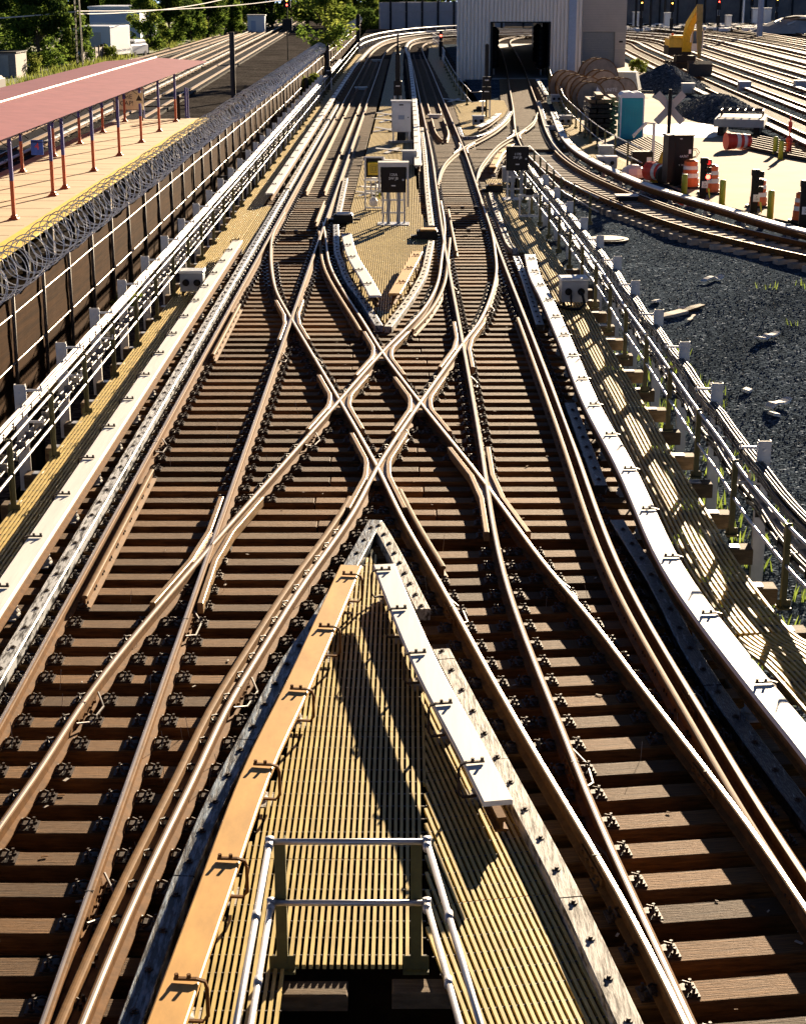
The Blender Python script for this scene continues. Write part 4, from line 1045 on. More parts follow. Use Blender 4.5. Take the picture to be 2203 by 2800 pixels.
mb = MB(); mb.sweep([(sx(xr, y), y) for y in (ya, yb)], [(-.06, .0), (-.03, .05), (.03, .05), (.06, .0)], z=zr(xr) + .07); mb.build('ridge_cap', ['rooftrim'], t)
for (x, z, nm) in ((-13.0, 2.50, 'front_beam'), (-15.9, 2.55, 'back_beam')):
    mb = MB(); mb.tube([(sx(x, ya) - .0, ya, z), (x, 104, z)], .05, 4); mb.build(nm, ['conc2'], t)
for k in range(30):
    y = ya + 3.0 * k + 1.2
    mb = MB(); mb.tube([(x0 + .5, y, 2.52), (x1 - .1, y, 2.56)], .03, 4); mb.tube([(x0 + .5, y, 2.36), (x1 - .5, y, 2.36)], .025, 4)
    for q in range(12): xx = x0 + .6 + .5 * q; mb.tube([(xx, y, 2.36), (xx + .25, y, 2.54), (xx + .5, y, 2.36)], .016, 3, caps=False)
    mb.build('truss', ['brownblack'], t)
# things on the platform
t = thing('gap_sign', 'cream sign board reading THE GAP on dark legs at the platform end', 'sign', (-15.75, 99.0, PZ))
mb = MB(); mb.box((0, 0, 1.15), (1.66, .12, 1.08)); mb.build('panel', ['signw'], t, loc=(0, 0, 0))
mb = MB(); mb.tube([(-.86, -.03, .6), (-.86, -.03, 1.7), (.86, -.03, 1.7), (.86, -.03, .6), (-.86, -.03, .6)], .03, 4); mb.build('frame', ['conc2'], t, loc=(0, 0, 0))
for x in (-.75, .75):
    mb = MB(); mb.box((x, .05, .3), (.09, .09, .6)); mb.build('leg', ['brownblack'], t, loc=(0, 0, 0))
text('THE\nGAP!', t, (-.1, -.068, 1.15), .36, 'ink')
t = thing('warning_sign', 'small square cream sign with dark triangle on a front canopy post', 'sign', (-12.98, 84.9, 1.95))
mb = MB(); mb.box((0, -.08, 0), (.42, .03, .5)); mb.build('panel', ['signw'], t, loc=(0, 0, 0))
mb = MB(); mb.prism([(-.15, -.1), (.15, -.1), (0, -.098)], 0, .01); mb.v = []; mb.f = []; mb.m = []
mb.add([(-.15, -.098, -.12), (.15, -.098, -.12), (0, -.098, .16)], [(0, 1, 2)]); mb.build('triangle', ['ink'], t, loc=(0, 0, 0))
t = thing('number_sign', 'small blue sign with a red 4 between canopy posts', 'sign', (-13.6, 63.6, 1.5))
mb = MB(); mb.box((0, 0, 0), (.45, .03, .55)); mb.build('panel', ['blue'], t, loc=(0, 0, 0)); mb = MB(); mb.tube([(-.2, 0, .2), (.62, -.6, .24)], .015, 4); mb.build('bracket', ['black'], t, loc=(0, 0, 0))
text('4', t, (0, -.02, .03), .36, 'red')
t = thing('notice_sign', 'small pale notice on top of the cream sign board', 'sign', (-15.1, 98.95, 1.42)); mb = MB(); mb.box((0, -.1, .25), (.5, .03, .42)); mb.build('panel', ['wpaint'], t, loc=(0, 0, 0)); mb = MB(); mb.box((0, -.118, .32), (.4, .004, .1)); mb.box((0, -.118, .17), (.4, .004, .06)); mb.build('lettering', ['red'], t, loc=(0, 0, 0))
t = thing('litter_bin', 'black and white litter bin at the left edge of the platform', 'bin', (-14.9, 61.3, PZ))
mb = MB(); mb.cyl((0, 0, .52), .24, .8, 14); mb.build('body', ['wpaint'], t, loc=(0, 0, 0)); mb = MB(); mb.cyl((0, 0, .06), .27, .12, 14); mb.build('base', ['black'], t, loc=(0, 0, 0)); mb = MB(); mb.lathe((0, 0, .92), [(.27, 0), (.28, .25), (.2, .42), (.05, .45)], 14); mb.build('lid', ['black'], t, loc=(0, 0, 0))
# ================================================================== LEFT TRACKS
def simple_track(path, z, name_l, group, board=None, tz=None, m='plank', board_side=1, gauge=.75, tiem=True, bw=.36):
    for s, nm in ((-1, 'left'), (1, 'right')):
        mb = MB(); mb.sweep(offs(path, s * gauge), [(-.07, 0), (-.014, .03), (-.014, .12), (-.036, .13), (-.036, .17), (.036, .17), (.036, .13), (.014, .12), (.014, .03), (.07, 0)], z=z, mids=[0, 0, 0, 0, 1, 0, 0, 0, 0, 0])
        tag(mb.build('yard_rail', ['rust', 'steel']), '%s rail of the %s' % (nm, name_l), 'rail', group)
    if tiem:
        mb = MB()
        for (x, y, a) in along(path, .62): mb.box((x, y, z - .08), (2.5, .24, .17), rz=a - R(90))
        tag(mb.build('track_ties', [m]), 'ties of the ' + name_l, 'railway ties', kind='stuff')
    if board:
        third_rail(offs(path, board), 'white cover board beside the ' + name_l, board_side, zt=.34, hook=3.6, seg=12, detail=False, base=z, w=bw)
def lx(x): return [(x - .021 * (y - 118), y) for y in (30, 118, 160, 220, 290, 360, 430)]
LZ = -1.3
simple_track(cr(lx(-18.2), 3, 1), LZ, 'nearest track behind the platform', 'rails behind the platform', board=-2.0, m='brownblack', bw=.26)
simple_track(cr(lx(-22.3), 3, 1), LZ, 'second track behind the platform', 'rails behind the platform', board=-2.0, m='brownblack', bw=.26)
simple_track(cr([(-24.5, 150), (-25.6, 175), (-27.6, 220), (-28.3, 260), (-28.9, 330), (-30, 430)], 3, 1), LZ, 'far left track by the grass verge', 'rails behind the platform', m='brownblack')
simple_track(cr([(-33.5, 160), (-31.6, 200), (-31.2, 240), (-31.6, 300), (-32, 360)], 3, 1), LZ, 'overgrown siding beside the grass verge', 'rails behind the platform', m='brownblack')
# ================================================================== LEFT BACKGROUND
struct(sheet('grass_verge', [(-36, 120), (-34.0, 160), (-33.6, 200), (-34, 280), (-35, 430), (-90, 430), (-90, 120)], -1.46, 'turf'))
mb = MB()
for _ in range(2600):
    y = random.uniform(150, 340); x = random.uniform(-35.5 - (y - 150) * .01, -33.4) - random.random() ** 2 * 6
    if noise.noise(Vector((x * .3, y * .12, 0))) < -.12: continue
    blades(mb, x, y, -1.5, 6, random.choice((.35, .5, .9)), .5)
for v in range(0, len(mb.v)): pass
tag(mb.build('verge_grass', ['grassy']), 'tall sunlit grass along the verge behind the left tracks', 'grass', kind='stuff')
def crown_mesh(kind, seed, h, w, n, leaf, mats, airy=.0, low=.12):
    """leaf clumps through an uneven crown volume, with limbs"""
    rs = random.Random(seed); clumps = []
    for k in range(kind):
        a = rs.uniform(0, 6.28); zz = rs.uniform(low, 1.0); q = w * (math.sin(math.pi * min(.97, max(.1, (zz - low + .12) / (1.12 - low)))) ** .7) * rs.uniform(.25, 1.0) * .5
        clumps.append((q * math.cos(a), q * math.sin(a), h * zz, w * rs.uniform(.09, .19)))
    mb = MB()
    for (cx, cy, cz, cr_) in clumps:
        mi = 0 if rs.random() < .6 else 1
        for _ in range(n // kind):
            d = Vector((rs.gauss(0, 1), rs.gauss(0, 1), rs.gauss(0, .7))).normalized() * cr_ * (rs.random() ** .35)
            p = Vector((cx, cy, cz)) + d; s = leaf * rs.uniform(.6, 1.3)
            u = Vector((rs.gauss(0, 1), rs.gauss(0, 1), rs.gauss(0, .6))).normalized(); v = u.cross(Vector((rs.gauss(0, 1), rs.gauss(0, 1), rs.gauss(0, 1)))).normalized()
            mb.add([p - u * s, p + v * s * .42, p + u * s, p - v * s * .42], [(0, 1, 2, 3)], mi)
    tk = MB(); r = .018 * h + .06
    tk.tube([(0, 0, -.3), (.02 * h, 0, h * .3), (0, .02 * h, h * .6), (.03 * h, 0, h * .9)], r, 7, rr=[r * 1.15, r * .85, r * .55, r * .15])
    for (cx, cy, cz, cr_) in clumps[::3]:
        b = max(.1, cz / h - .25) * h; tk.tube([(.01 * h, 0, b), (cx * .5, cy * .5, (b + cz) * .52), (cx, cy, cz)], r * .3, 4, rr=[r * .35, r * .22, r * .06])
    return mb, tk
_tree = {}
def tree(key, loc, label, group='trees in the background', scale=1.0, rz=0.0, cat='tree', name='tree'):
    spec = dict(big=(46, 1, 10, 9, 9000, .30, ['leafd', 'leaf'], .15), mid=(34, 2, 7.5, 6.5, 6500, .26, ['leaf', 'leafl'], .1), lite=(30, 3, 7, 6, 5200, .24, ['leafl', 'leaf'], .12), bush=(22, 4, 2.6, 3.6, 3600, .16, ['leafd', 'leaf'], .02), airy=(22, 5, 7.6, 6.2, 2300, .24, ['leafl', 'leaf'], .36), scrub=(18, 6, 1.8, 3.2, 2200, .15, ['leafl', 'grassy'], .02))[key]
    if key not in _tree:
        k, sd, h, w, n, lf, ms, low = spec; a, b = crown_mesh(k, sd, h, w, n, lf, ms, low=low)
        ca = a.build('crown', ms); tb = b.build('trunk', ['trunk']); _tree[key] = (ca.data, tb.data); bpy.data.objects.remove(ca); bpy.data.objects.remove(tb)
    t = thing(name, label, cat, loc, rz, group); t.scale = (scale,) * 3
    for nm, me in zip(('crown', 'trunk'), _tree[key]):
        o = bpy.data.objects.new(nm, me); COL.objects.link(o); o.parent = t
    return t
TT = [('big', -45, 192, 1.1, 'huge dark tree in the top left corner'), ('big', -38.6, 184, .85, 'dark tree left of the lattice mast, branches hanging low'), ('mid', -37.6, 199, .8, 'leafy tree directly behind the lattice mast'), ('big', -51, 220, 1.2, 'dark tree behind the corner tree at top left'), ('lite', -34.2, 233, 1.0, 'bright green tree standing right of the white truck'), ('big', -35.2, 262, .8, 'dark tree next to the bright one, right of the trucks'), ('mid', -34.4, 284, .9, 'sunlit tree above the bend of the left tracks'), ('big', -35.5, 310, .95, 'dark tree near the white hut by the tracks'), ('mid', -33, 340, 1.0, 'tree behind the far left signal'), ('lite', -37, 300, .9, 'pale tree with feathery leaves over the verge'), ('big', -30, 400, 1.2, 'far tree where the left tracks vanish'), ('mid', -24, 430, 1.2, 'far tree above the vanishing left tracks'), ('big', -17, 390, 1.1, 'far tree left of the end of the razor wire'), ('mid', -11.5, 345, .95, 'tree at the end of the razor wire fence'), ('lite', -6, 330, .9, 'light green tree right of the fence end'), ('big', -1.5, 350, 1.0, 'dark tree over the far track bend'), ('mid', 3, 338, .75, 'rounded tree beside the dark viaduct'), ('lite', -9, 300, .6, 'small yellow green tree at the fence end'), ('big', -56, 260, 1.2, 'distant dark tree behind the white buildings'), ('big', -47, 300, 1.2, 'distant dark tree behind the pale blue building'), ('big', -42, 350, 1.2, 'distant tree over the verge, behind the white hut'), ('big', 76, 372, 1.2, 'dark tree at the top right corner'), ('big', 86, 366, 1.1, 'dark tree outside the right wall, cut by the edge'), ('big', 66, 392, 1.2, 'dark tree behind the retaining wall at right')]
for i in range(15): TT.append((('big', 'mid', 'big')[i % 3], -72 + 5.6 * i + random.uniform(-1, 1), 366 + random.uniform(-8, 22), 1.35, 'tree in the far belt of woods, %s from the left' % nth(i + 1)))
TT += [('big', -33.6, 300, .8, 'dark tree leaning over the verge left of the white hut'), ('mid', -31, 318, .8, 'tree directly left of the white hut'), ('big', 9, 345, 1.0, 'dark tree behind the viaduct, left of the shed')]
for i, (k, x, y, s, lab) in enumerate(TT): tree(k, (x, y, -1.5 if x < 0 else 0), lab, scale=s, rz=i * 1.3)
tree('airy', (-7.7, 172, -1.5), 'airy tree with thin forked trunk growing at the fence, over the razor wire', scale=1.08, name='tree')
for i, (k, x, y, s, lab) in enumerate([('bush', -36.5, 226, .9, 'brown green bush by the board fence'), ('bush', -34.8, 300, 1.1, 'dark round bush on the verge below the trees'), ('bush', -36.2, 250, 1.0, 'bush at the foot of the dark trees on the verge'), ('scrub', -35.5, 208, 1.0, 'low scrub on the verge right of the lattice mast'), ('scrub', -38.5, 176, 1.2, 'low weeds by the grey shed at the left edge'), ('bush', -6.5, 310, 1.6, 'ivy covered bush right of the fence end'), ('bush', 0, 318, 1.8, 'dark ivy mound above the far track bend'), ('bush', 4.5, 330, 1.7, 'ivy mound against the dark viaduct'), ('scrub', -7.5, 138, 1.0, 'green creeper hanging on the fence below the airy tree'), ('scrub', -7.6, 46, .35, 'thin weeds growing between the fence and the left railing'), ('scrub', 20.6, 152, .55, 'bright green weeds by the block building')]):
    tree(k, (x, y, -1.5 if x < 5 else 0), lab, group='bushes in the background', scale=s, rz=i * 2.1, cat='bush', name='bush')
# lattice mast and wires
t = thing('lattice_mast', 'slender steel lattice mast rising left of the platform canopy', 'mast', (-34.6, 186, -1.5))
for a, b in ((-.3, -.3), (.3, -.3), (.3, .3), (-.3, .3)):
    mb = MB(); mb.tube([(a, b, 0), (a * .7, b * .7, 12)], .05, 4); mb.build('leg', ['olive'], t, loc=(0, 0, 0))
mb = MB()
for k in range(20):
    z = .6 * k; s = .3 * (1 - .3 * z / 12)
    for f in (-s, s): mb.tube([(-s, f, z), (s, f, z + .6)], .028, 3, caps=False); mb.tube([(f, s, z), (f, -s, z + .6)], .028, 3, caps=False)
mb.build('lacing', ['olive'], t, loc=(0, 0, 0))
for (a, b, s, lab) in (((-60, 150, 4.0), (-34.6, 186, 4.55), .5, 'thick pale overhead wire from the left edge to the lattice mast'), ((-34.6, 186, 4.6), (-8, 380, 8.0), 1.6, 'pale overhead wire running right from the lattice mast'), ((-34.6, 186, 4.3), (-26, 330, 7), 1.2, 'lower overhead wire right of the lattice mast'), ((-62, 160, 5.6), (-40, 196, 8), .3, 'overhead wire crossing the top left corner')):
    mb = MB(); mb.tube([(a[0] + (b[0] - a[0]) * k / 16, a[1] + (b[1] - a[1]) * k / 16, a[2] + (b[2] - a[2]) * k / 16 - s * 4 * (k / 16) * (1 - k / 16)) for k in range(17)], .06, 5)
    tag(mb.build('overhead_wire', ['white']), lab, 'wire')
# trucks, building, fence, shed, hut
t = thing('box_truck', 'white box truck body behind the board fence at left', 'truck', (-36.9, 214, -1.5), R(-8))
mb = MB(); mb.box((0, 0, 2.3), (4.6, 8, 3.4), bev=.08); cgo = mb.build('cargo_box', ['ltruck'], t, loc=(0, 0, 0)); mb = MB(); mb.box((-.3, -4.02, 2.2), (2.8, .05, 2.2)); mb.build('rear_door', ['wpaint'], cgo, loc=(0, 0, 0))
mb = MB(); mb.box((0, 4.8, 1.5), (2.4, 1.6, 2.2), bev=.2); mb.build('cab', ['plastic'], t, loc=(0, 0, 0))
for sx_ in (-1, 1):
    for yy in (-2.4, 3.6): mb = MB(); mb.cyl((sx_ * 1.9, yy, .5), .5, .35, 14, axis='X'); mb.build('wheel', ['rubber'], t, loc=(0, 0, 0))
t = thing('delivery_van', 'low white van parked right of the box truck', 'van', (-34.6, 222, -1.5), R(-15))
mb = MB(); mb.box((0, 0, 1.0), (2.4, 5, 1.2), bev=.2); mb.box((0, .5, 1.75), (2.1, 3.2, .7), bev=.2); mb.build('body', ['ltruck'], t, loc=(0, 0, 0)); mb = MB(); mb.box((0, -1.14, 1.72), (1.7, .06, .45)); mb.build('rear_window', ['glass'], t, loc=(0, 0, 0))
for sx_ in (-1, 1):
    for yy in (-1.6, 1.6): mb = MB(); mb.cyl((sx_ * 1.1, yy, .35), .35, .25, 12, axis='X'); mb.build('wheel', ['rubber'], t, loc=(0, 0, 0))
t = thing('warehouse', 'pale blue flat roofed building behind the white truck', 'building', (-40.2, 252, -1.5))
mb = MB(); mb.box((0, 0, 2.8), (7, 16, 5.6)); mb.build('wall', ['bwall'], t, loc=(0, 0, 0)); mb = MB(); mb.box((0, 0, 5.75), (7.4, 16.4, .3)); mb.build('roof', ['ltruck'], t, loc=(0, 0, 0)); mb = MB(); mb.box((0, -8.05, 3.6), (6.9, .1, .3)); mb.build('trim', ['ltruck'], t, loc=(0, 0, 0))
t = thing('board_fence', 'grey board fence in front of the white truck', 'fence', (-37, 204, -1.5))
for k in range(18):
    a = (-36.2 + .10 * k * 1.0, 197 + 2.2 * k)
    mb = MB(); mb.box((a[0], a[1], -.6), (.06, 2.16, 1.7 + random.uniform(-.1, .1)), rz=-R(5)); mb.build('board_panel', ['chain'], t)
    mb = MB(); mb.box((a[0] + .06, a[1] - 1.1, -.5), (.1, .1, 2.0)); mb.build('post', ['fencepost'], t)
t = thing('grey_shed', 'low grey shed with pale panels at the left edge', 'shed', (-40.4, 172, -1.5))
mb = MB(); mb.box((0, 0, 1.2), (5.2, 5, 2.4)); mb.build('wall', ['chain'], t, loc=(0, 0, 0)); mb = MB(); mb.box((0, 0, 2.47), (5.5, 5.3, .12)); mb.build('roof', ['black'], t, loc=(0, 0, 0)); mb = MB(); mb.box((.7, -2.53, 1.2), (2.4, .05, 2)); mb.build('door', ['conc2'], t, loc=(0, 0, 0))
t = thing('rubble_box', 'dark steel skip heaped with scrap left of the canopy', 'skip', (-36.2, 150, -1.5))
mb = MB(); mb.box((0, 0, .5), (2.6, 4, 1.0), bev=.05); mb.build('body', ['brownblack'], t, loc=(0, 0, 0)); mb = MB(); mb.box((.2, 0, 1.05), (2.2, 3.5, .3), bev=.12, rz=.1); mb.build('load', ['chain'], t, loc=(0, 0, 0))
t = thing('trackside_hut', 'small white hut beside the left tracks below the far trees', 'hut', (-27.6, 330, -1.3))
mb = MB(); mb.box((0, 0, 1.5), (3.2, 3, 3)); mb.build('wall', ['ltruck'], t, loc=(0, 0, 0)); mb = MB(); mb.box((0, 0, 3.1), (3.5, 3.3, .2)); mb.build('roof', ['wpaint'], t, loc=(0, 0, 0)); mb = MB(); mb.box((-.5, -1.52, 1.1), (.9, .04, 2)); mb.build('door', ['bwall'], t, loc=(0, 0, 0))
# poles and signals on the left
def pole(x, y, z0, h, r, label, m='brownblack', cat='pole'):
    mb = MB(); mb.tube([(0, 0, 0), (0, 0, h)], r, 8); mb.tube([(0, 0, h), (0, 0, h + .06)], r * .8, 8); o = mb.build('pole', [m]); o.location = (x, y, z0); return tag(o, label, cat)
pole(-13.35, 136, -1.5, 5.2, .21, 'rusty brown pole on the dark gravel beyond the fence', 'darkrust')
pole(-13.1, 100, -1.5, 2.6, .17, 'short dark pole on the gravel behind the platform end')
def signal(x, y, z0, label, parts, head_w=.42, post=.07, zs=1.0):
    t = thing('railway_signal', label, 'signal', (x, y, z0)); sh = None
    for p in parts:
        if p[0] == 'post': mb = MB(); mb.tube([(0, .05, 0), (0, .05, p[1])], post, 6); mb.build('post', ['black'], t, loc=(0, 0, 0))
        if p[0] == 'head': mb = MB(); mb.box((0, 0, p[1]), (p[3], .3, p[2]), bev=.03); sh = mb.build('signal_head', ['black'], t, loc=(0, 0, 0))
        if p[0] == 'lamp':
            mb = MB(); mb.cyl((0, -.17, p[1]), .11, .05, 12, axis='Y'); lp = mb.build('lamp', [p[2]], sh or t, loc=(0, 0, 0))
            mb = MB(); mb.tube([(-.14, -.2, p[1]), (-.1, -.26, p[1] + .1), (0, -.28, p[1] + .14), (.1, -.26, p[1] + .1), (.14, -.2, p[1])], .02, 4); mb.build('hood', ['black'], sh or t, loc=(0, 0, 0))
        if p[0] == 'box': mb = MB(); mb.box((0, -.05, p[1]), (p[3], .4, p[2]), bev=.02); mb.box((0, -.26, p[1] + p[2] * .15), (p[3] * .5, .01, .05), mi=1); mb.build('relay_box', ['black', 'inkw'], t, loc=(0, 0, 0))
        if p[0] == 'legs':
            for a in (-1, 1):
                for b in (-1, 1): mb = MB(); mb.box((a * p[2], b * .12, p[1] / 2), (.07, .07, p[1])); mb.build('leg', ['galv'], t, loc=(0, 0, 0))
    return t
signal(-13.9, 210, -1.5, 'tall signal with dark octagonal head by the left tracks, amber and red lamps lit', [('post', 8.5), ('head', 4.2, 1.3, 1.2), ('head', 7.0, 1.7, .9), ('lamp', 7.0, 'litamber'), ('lamp', 7.55, 'litred'), ('lamp', 6.45, 'litred')])
signal(-5.35, 124, 0, 'black signal on four legs standing on the left railing walkway', [('legs', .95, .22), ('box', 1.3, .75, .45), ('head', 2.4, 1.45, .22), ('post', 3.3)], post=.05)
signal(-5.05, 196, 0, 'thin black signal post at the far left railing', [('post', 4.2), ('head', 2.6, 2.9, .45)])
signal(-.32, 106.5, 0, 'slim black signal with box on legs on the grating island', [('legs', .75, .2), ('box', 1.2, .88, .5), ('head', 2.45, 1.6, .29), ('post', 4.4), ('head', 3.5, .45, .2)], post=.06)
signal(4.75, 98.4, 0, 'black signal with two stacked boxes beside the shed doorway', [('legs', 1.0, .2), ('box', 1.37, .72, .52), ('box', 2.03, .52, .46), ('head', 3.2, 1.75, .22), ('post', 4.1)], post=.05)
signal(3.8, 175, 0, 'small signal with a lit red lamp left of the metal shed', [('post', 2.2), ('head', 1.1, 1.5, .35), ('head', 2.4, .9, .3), ('lamp', 2.4, 'litred')])
# ================================================================== YARD GROUND
struct(sheet('yard_ballast', [(4.9, 66), (7.7, 60), (10, 50), (14, 43.5), (150, 43.5), (150, 226), (5.2, 226)], -.13, 'ballast'))
def ribbon(name, path, d0, d1, z, m):
    mb = MB(); mb.sweep(path, [(d0, 0), (d1, 0)], z=z, closed=False); return struct(mb.build(name, [m]))
sand = [(10.05, 66), (10.6, 61), (12, 56.4), (14.3, 50), (18, 44.2), (40, 43.8), (25, 60), (19.2, 76), (16.8, 80), (17.2, 92), (16.8, 104), (17, 118), (20.0, 134), (21.5, 150), (22.0, 175), (14.6, 175), (14.6, 141), (10.6, 126), (9.3, 100), (9.1, 82)]
struct(sheet('sand_yard', sand, -.075, 'sand'))
mb = MB()
for (x, y, a, b) in ((14.5, 90, 2.2, 4.5), (15.8, 93, 1.6, 2.5)):
    n = 18; mb.add([(x + a * math.cos(6.283 * k / n) * random.uniform(.8, 1.1), y + b * math.sin(6.283 * k / n) * random.uniform(.8, 1.1), -.066 + .001 * (a > 2)) for k in range(n)], [tuple(range(n))])
tag(mb.build('white_powder', ['tarp']), 'white powder spilled on the sand behind the X board', 'powder', kind='stuff')
# ================================================================== YARD TRACKS
for i in range(7):
    xo = 23.85 + 3.78 * i
    pts = [(xo + .05 * (y - 150) + (.00006 * (y - 150) ** 2), y) for y in (60, 90, 120, 150, 180, 205)]
    ex, ey = pts[-1]
    turn = 18 + i * 2.2
    pts += [(ex + 1.3, ey + turn * .95), (ex + .2, ey + turn * 1.75), (ex - 5, ey + turn * 2.5), (ex - 15, ey + turn * 3.0), (ex - 30, ey + turn * 3.25)] if i < 5 else [(ex + 1.0, ey + 40), (ex - 2, ey + 90)]
    simple_track(cr(pts, 2.5, 1), 0.0, 'yard track, %s counting right from the sand' % nth(i + 1), 'yard track rails', board=-2.0 if i < 6 else None, m='plank', board_side=-1)
for j, (a, b) in enumerate((((52, 200), (57, 330)), ((60, 190), (62, 320)))):
    simple_track(cr([a, ((a[0] + b[0]) / 2 + .5, (a[1] + b[1]) / 2), b], 3), 0.0, 'far right storage track, %s from the wall' % nth(2 - j), 'yard track rails', m='plank')
# grey boxes beside the yard cover boards
def gbox(x, y, z, label, w=1.1, d=.9, h=.75, name='junction_box', leg=True, holes=False, rz=0.0):
    t = thing(name, label, 'junction box', (x, y, z), rz)
    lo = .1 if leg else 0
    mb = MB(); mb.box((0, 0, lo + h / 2), (w, d, h), bev=.02); bd = mb.build('body', ['box'], t, loc=(0, 0, 0))
    mb = MB(); mb.box((0, 0, lo + h + .035), (w * 1.1, d * 1.12, .06), bev=.02); mb.build('lid', ['boxlid'], t, loc=(0, 0, 0))
    if holes:
        for a in (-.17, .17):
            m2 = MB(); m2.lathe((0, 0, 0), [(.05, 0), (.085, .01), (.085, .03), (.06, .05)], 12); ob = m2.build('cable_gland', ['black'], bd, loc=(a * w / .7, -d / 2, lo + h * .5)); ob.rotation_euler = (R(90), 0, 0)
    mb = MB()
    for a in (-1, 1):
        for b in (-1, 1): mb.box((a * w * .4, b * d * .4, lo / 2), (.06, .06, lo))
    if leg: mb.build('feet', ['iron'], t, loc=(0, 0, 0))
    return t
for (u, v, lab) in ((1457, 197, 'pale grey box beside the white yard board, right of the far gravel heap'), (1576, 193, 'pale grey box between the yard tracks, left of two'), (1694, 191, 'pale grey box between the yard tracks at the right edge')):
    x, y = U(u, v, 0); gbox(x, y, -.1, lab, .85, .75, .62)
x, y = U(1283, 338, 0); gbox(x, y, -.05, 'upper grey box by the lower end of the curved yard railing', .62, .55, .5)
x, y = U(1285, 357, 0); gbox(x, y, -.05, 'lower grey box with dark glands by the curved cover board', .8, .55, .4, holes=True)
x, y = U(1197, 269, 0); gbox(x, y, 0, 'grey junction box with two holes beside the shed turnout walkway', .65, .5, .45, holes=True)
x, y = U(1178, 219, 0); gbox(x, y, 0, 'small grey junction box near the shed doorway', .65, .5, .4, holes=True)
x, y = U(1013, 268, 0); gbox(x, y, 0, 'grey junction box with one hole on the shaded grating by the far signal', .62, .5, .42, holes=True)
gbox(sx(-5.28, 40.7), 40.9, .03, 'grey junction box with two cable holes on the left walkway', .56, .45, .44, holes=True)
gbox(4.03, 39.5, .03, 'grey junction box with looping black cable on the right walkway', .62, .5, .5, holes=True, rz=.05)
mb = MB(); mb.tube([(4.17, 39.2, .38), (4.2, 38.95, .34), (4.24, 38.85, .15), (4.12, 38.7, .07), (3.85, 38.75, .06), (3.62, 39.1, .08), (3.5, 39.5, .12)], .035, 8); mb.tube([(3.95, 39.2, .36), (3.93, 38.98, .28), (3.94, 38.95, .10), (3.75, 39.0, .06)], .03, 8)
tag(mb.build('power_cable', ['cable'], smooth=True), 'black cable looping out of the grey box on the right walkway', 'cable')
x, y = U(868, 352, 0); gbox(x, y, .03, 'blue grey junction box on the island behind the tall black box', .62, .55, .46)
x, y = U(1077, 392, 0); gbox(x, y, .03, 'grey junction box left of the tall black box marked B', .48, .45, .5)
# ================================================================== EQUIPMENT ON THE DECK
def relay(x, y, label, txt, bw=.72, h0=1.0, h1=1.86, casing=True):
    t = thing('relay_box', label, 'relay box', (x, y, .03))
    for a in (-bw * .42, -bw * .2, bw * .2, bw * .42):
        mb = MB(); wide = .115 if abs(a) < bw * .3 else .06
        mb.box((a, 0 if abs(a) < bw * .3 else .1, h0 / 2 + .02), (wide, .05, h0 + .04)); mb.build('leg', ['galv' if abs(a) > bw * .3 else 'box'], t, loc=(0, 0, 0))
    for z in (.35, .75):
        mb = MB(); mb.box((0, .08, z), (bw * .95, .04, .05)); mb.build('crossbar', ['galv'], t, loc=(0, 0, 0))
    mb = MB(); mb.box((0, .02, .012), (bw * 1.25, .7, .024)); mb.build('base_plate', ['galv'], t, loc=(0, 0, 0))
    mb = MB(); mb.box((0, .1, (h0 + h1) / 2), (bw, .36, h1 - h0), bev=.015); mb.build('cabinet', ['black'], t, loc=(0, 0, 0))
    mb = MB(); mb.box((0, -.088, (h0 + h1) / 2), (bw * .9, .012, (h1 - h0) * .94), bev=.0); dr = mb.build('door', ['brownblack'], t, loc=(0, 0, 0)); mb = MB(); mb.cyl((bw * .38, -.10, (h0 + h1) / 2), .03, .03, 8, axis='Y'); mb.build('handle', ['galv'], dr, loc=(0, 0, 0))
    if casing:
        mb = MB(); mb.box((0, .12, h1 + .07), (bw * 1.2, .5, .14)); mb.box((bw * .56, .15, (h0 + h1) / 2 - .2), (.06, .4, h1 - h0 + .5)); mb.box((-bw * .56, .15, (h0 + h1) / 2), (.06, .4, h1 - h0)); mb.build('hood', ['wpaint'], t, loc=(0, 0, 0))
    text(txt, dr, (0, -.097, h0 + (h1 - h0) * .62), .115, 'inkw')
    mb = MB(); mb.box((0, -.097, h0 + (h1 - h0) * .27), (.13, .004, .035)); mb.build('nameplate', ['inkw'], dr, loc=(0, 0, 0))
    return t
relay(-.30, 53.5, 'tall black relay box marked 125A SW JB on grey legs, on the grating island', '125A\nSW JB', .80, 1.0, 1.80)
relay(4.02, 60.0, 'tall black relay box marked 117B SW JB on grey legs by the right railing', '117B\nSW JB', .78, 1.0, 1.83, casing=False)
t = thing('telephone_stand', 'galvanised stand holding a yellow box with a square emblem, on the island', 'telephone box', (-.97, 57.1, .03))
for a in (-.3, .3): mb = MB(); mb.box((a, 0, .88), (.06, .08, 1.76)); mb.build('leg', ['galv'], t, loc=(0, 0, 0))
for z in (.06, .62, 1.02, 1.74): mb = MB(); mb.box((0, .0, z), (.66, .07, .05)); mb.build('crossbar', ['galv'], t, loc=(0, 0, 0))
mb = MB(); mb.box((0, .08, 1.4), (.54, .16, .64)); mb.build('back_panel', ['brownblack'], t, loc=(0, 0, 0))
mb = MB(); mb.box((0, -.07, 1.38), (.40, .16, .42), bev=.02); mb.build('yellow_box', ['bollard'], t, loc=(0, 0, 0)); t.children[-1].data.materials[0] = mat('phone_yellow', (.80, .55, .02), .4, var=.05)
mb = MB()
for s in (.24, .15):
    for a, b, c, d in ((0, s / 2, s, .014), (0, -s / 2, s, .014), (s / 2, 0, .014, s), (-s / 2, 0, .014, s)): mb.box((a, -.154, 1.38 + b), (c, .006, d))
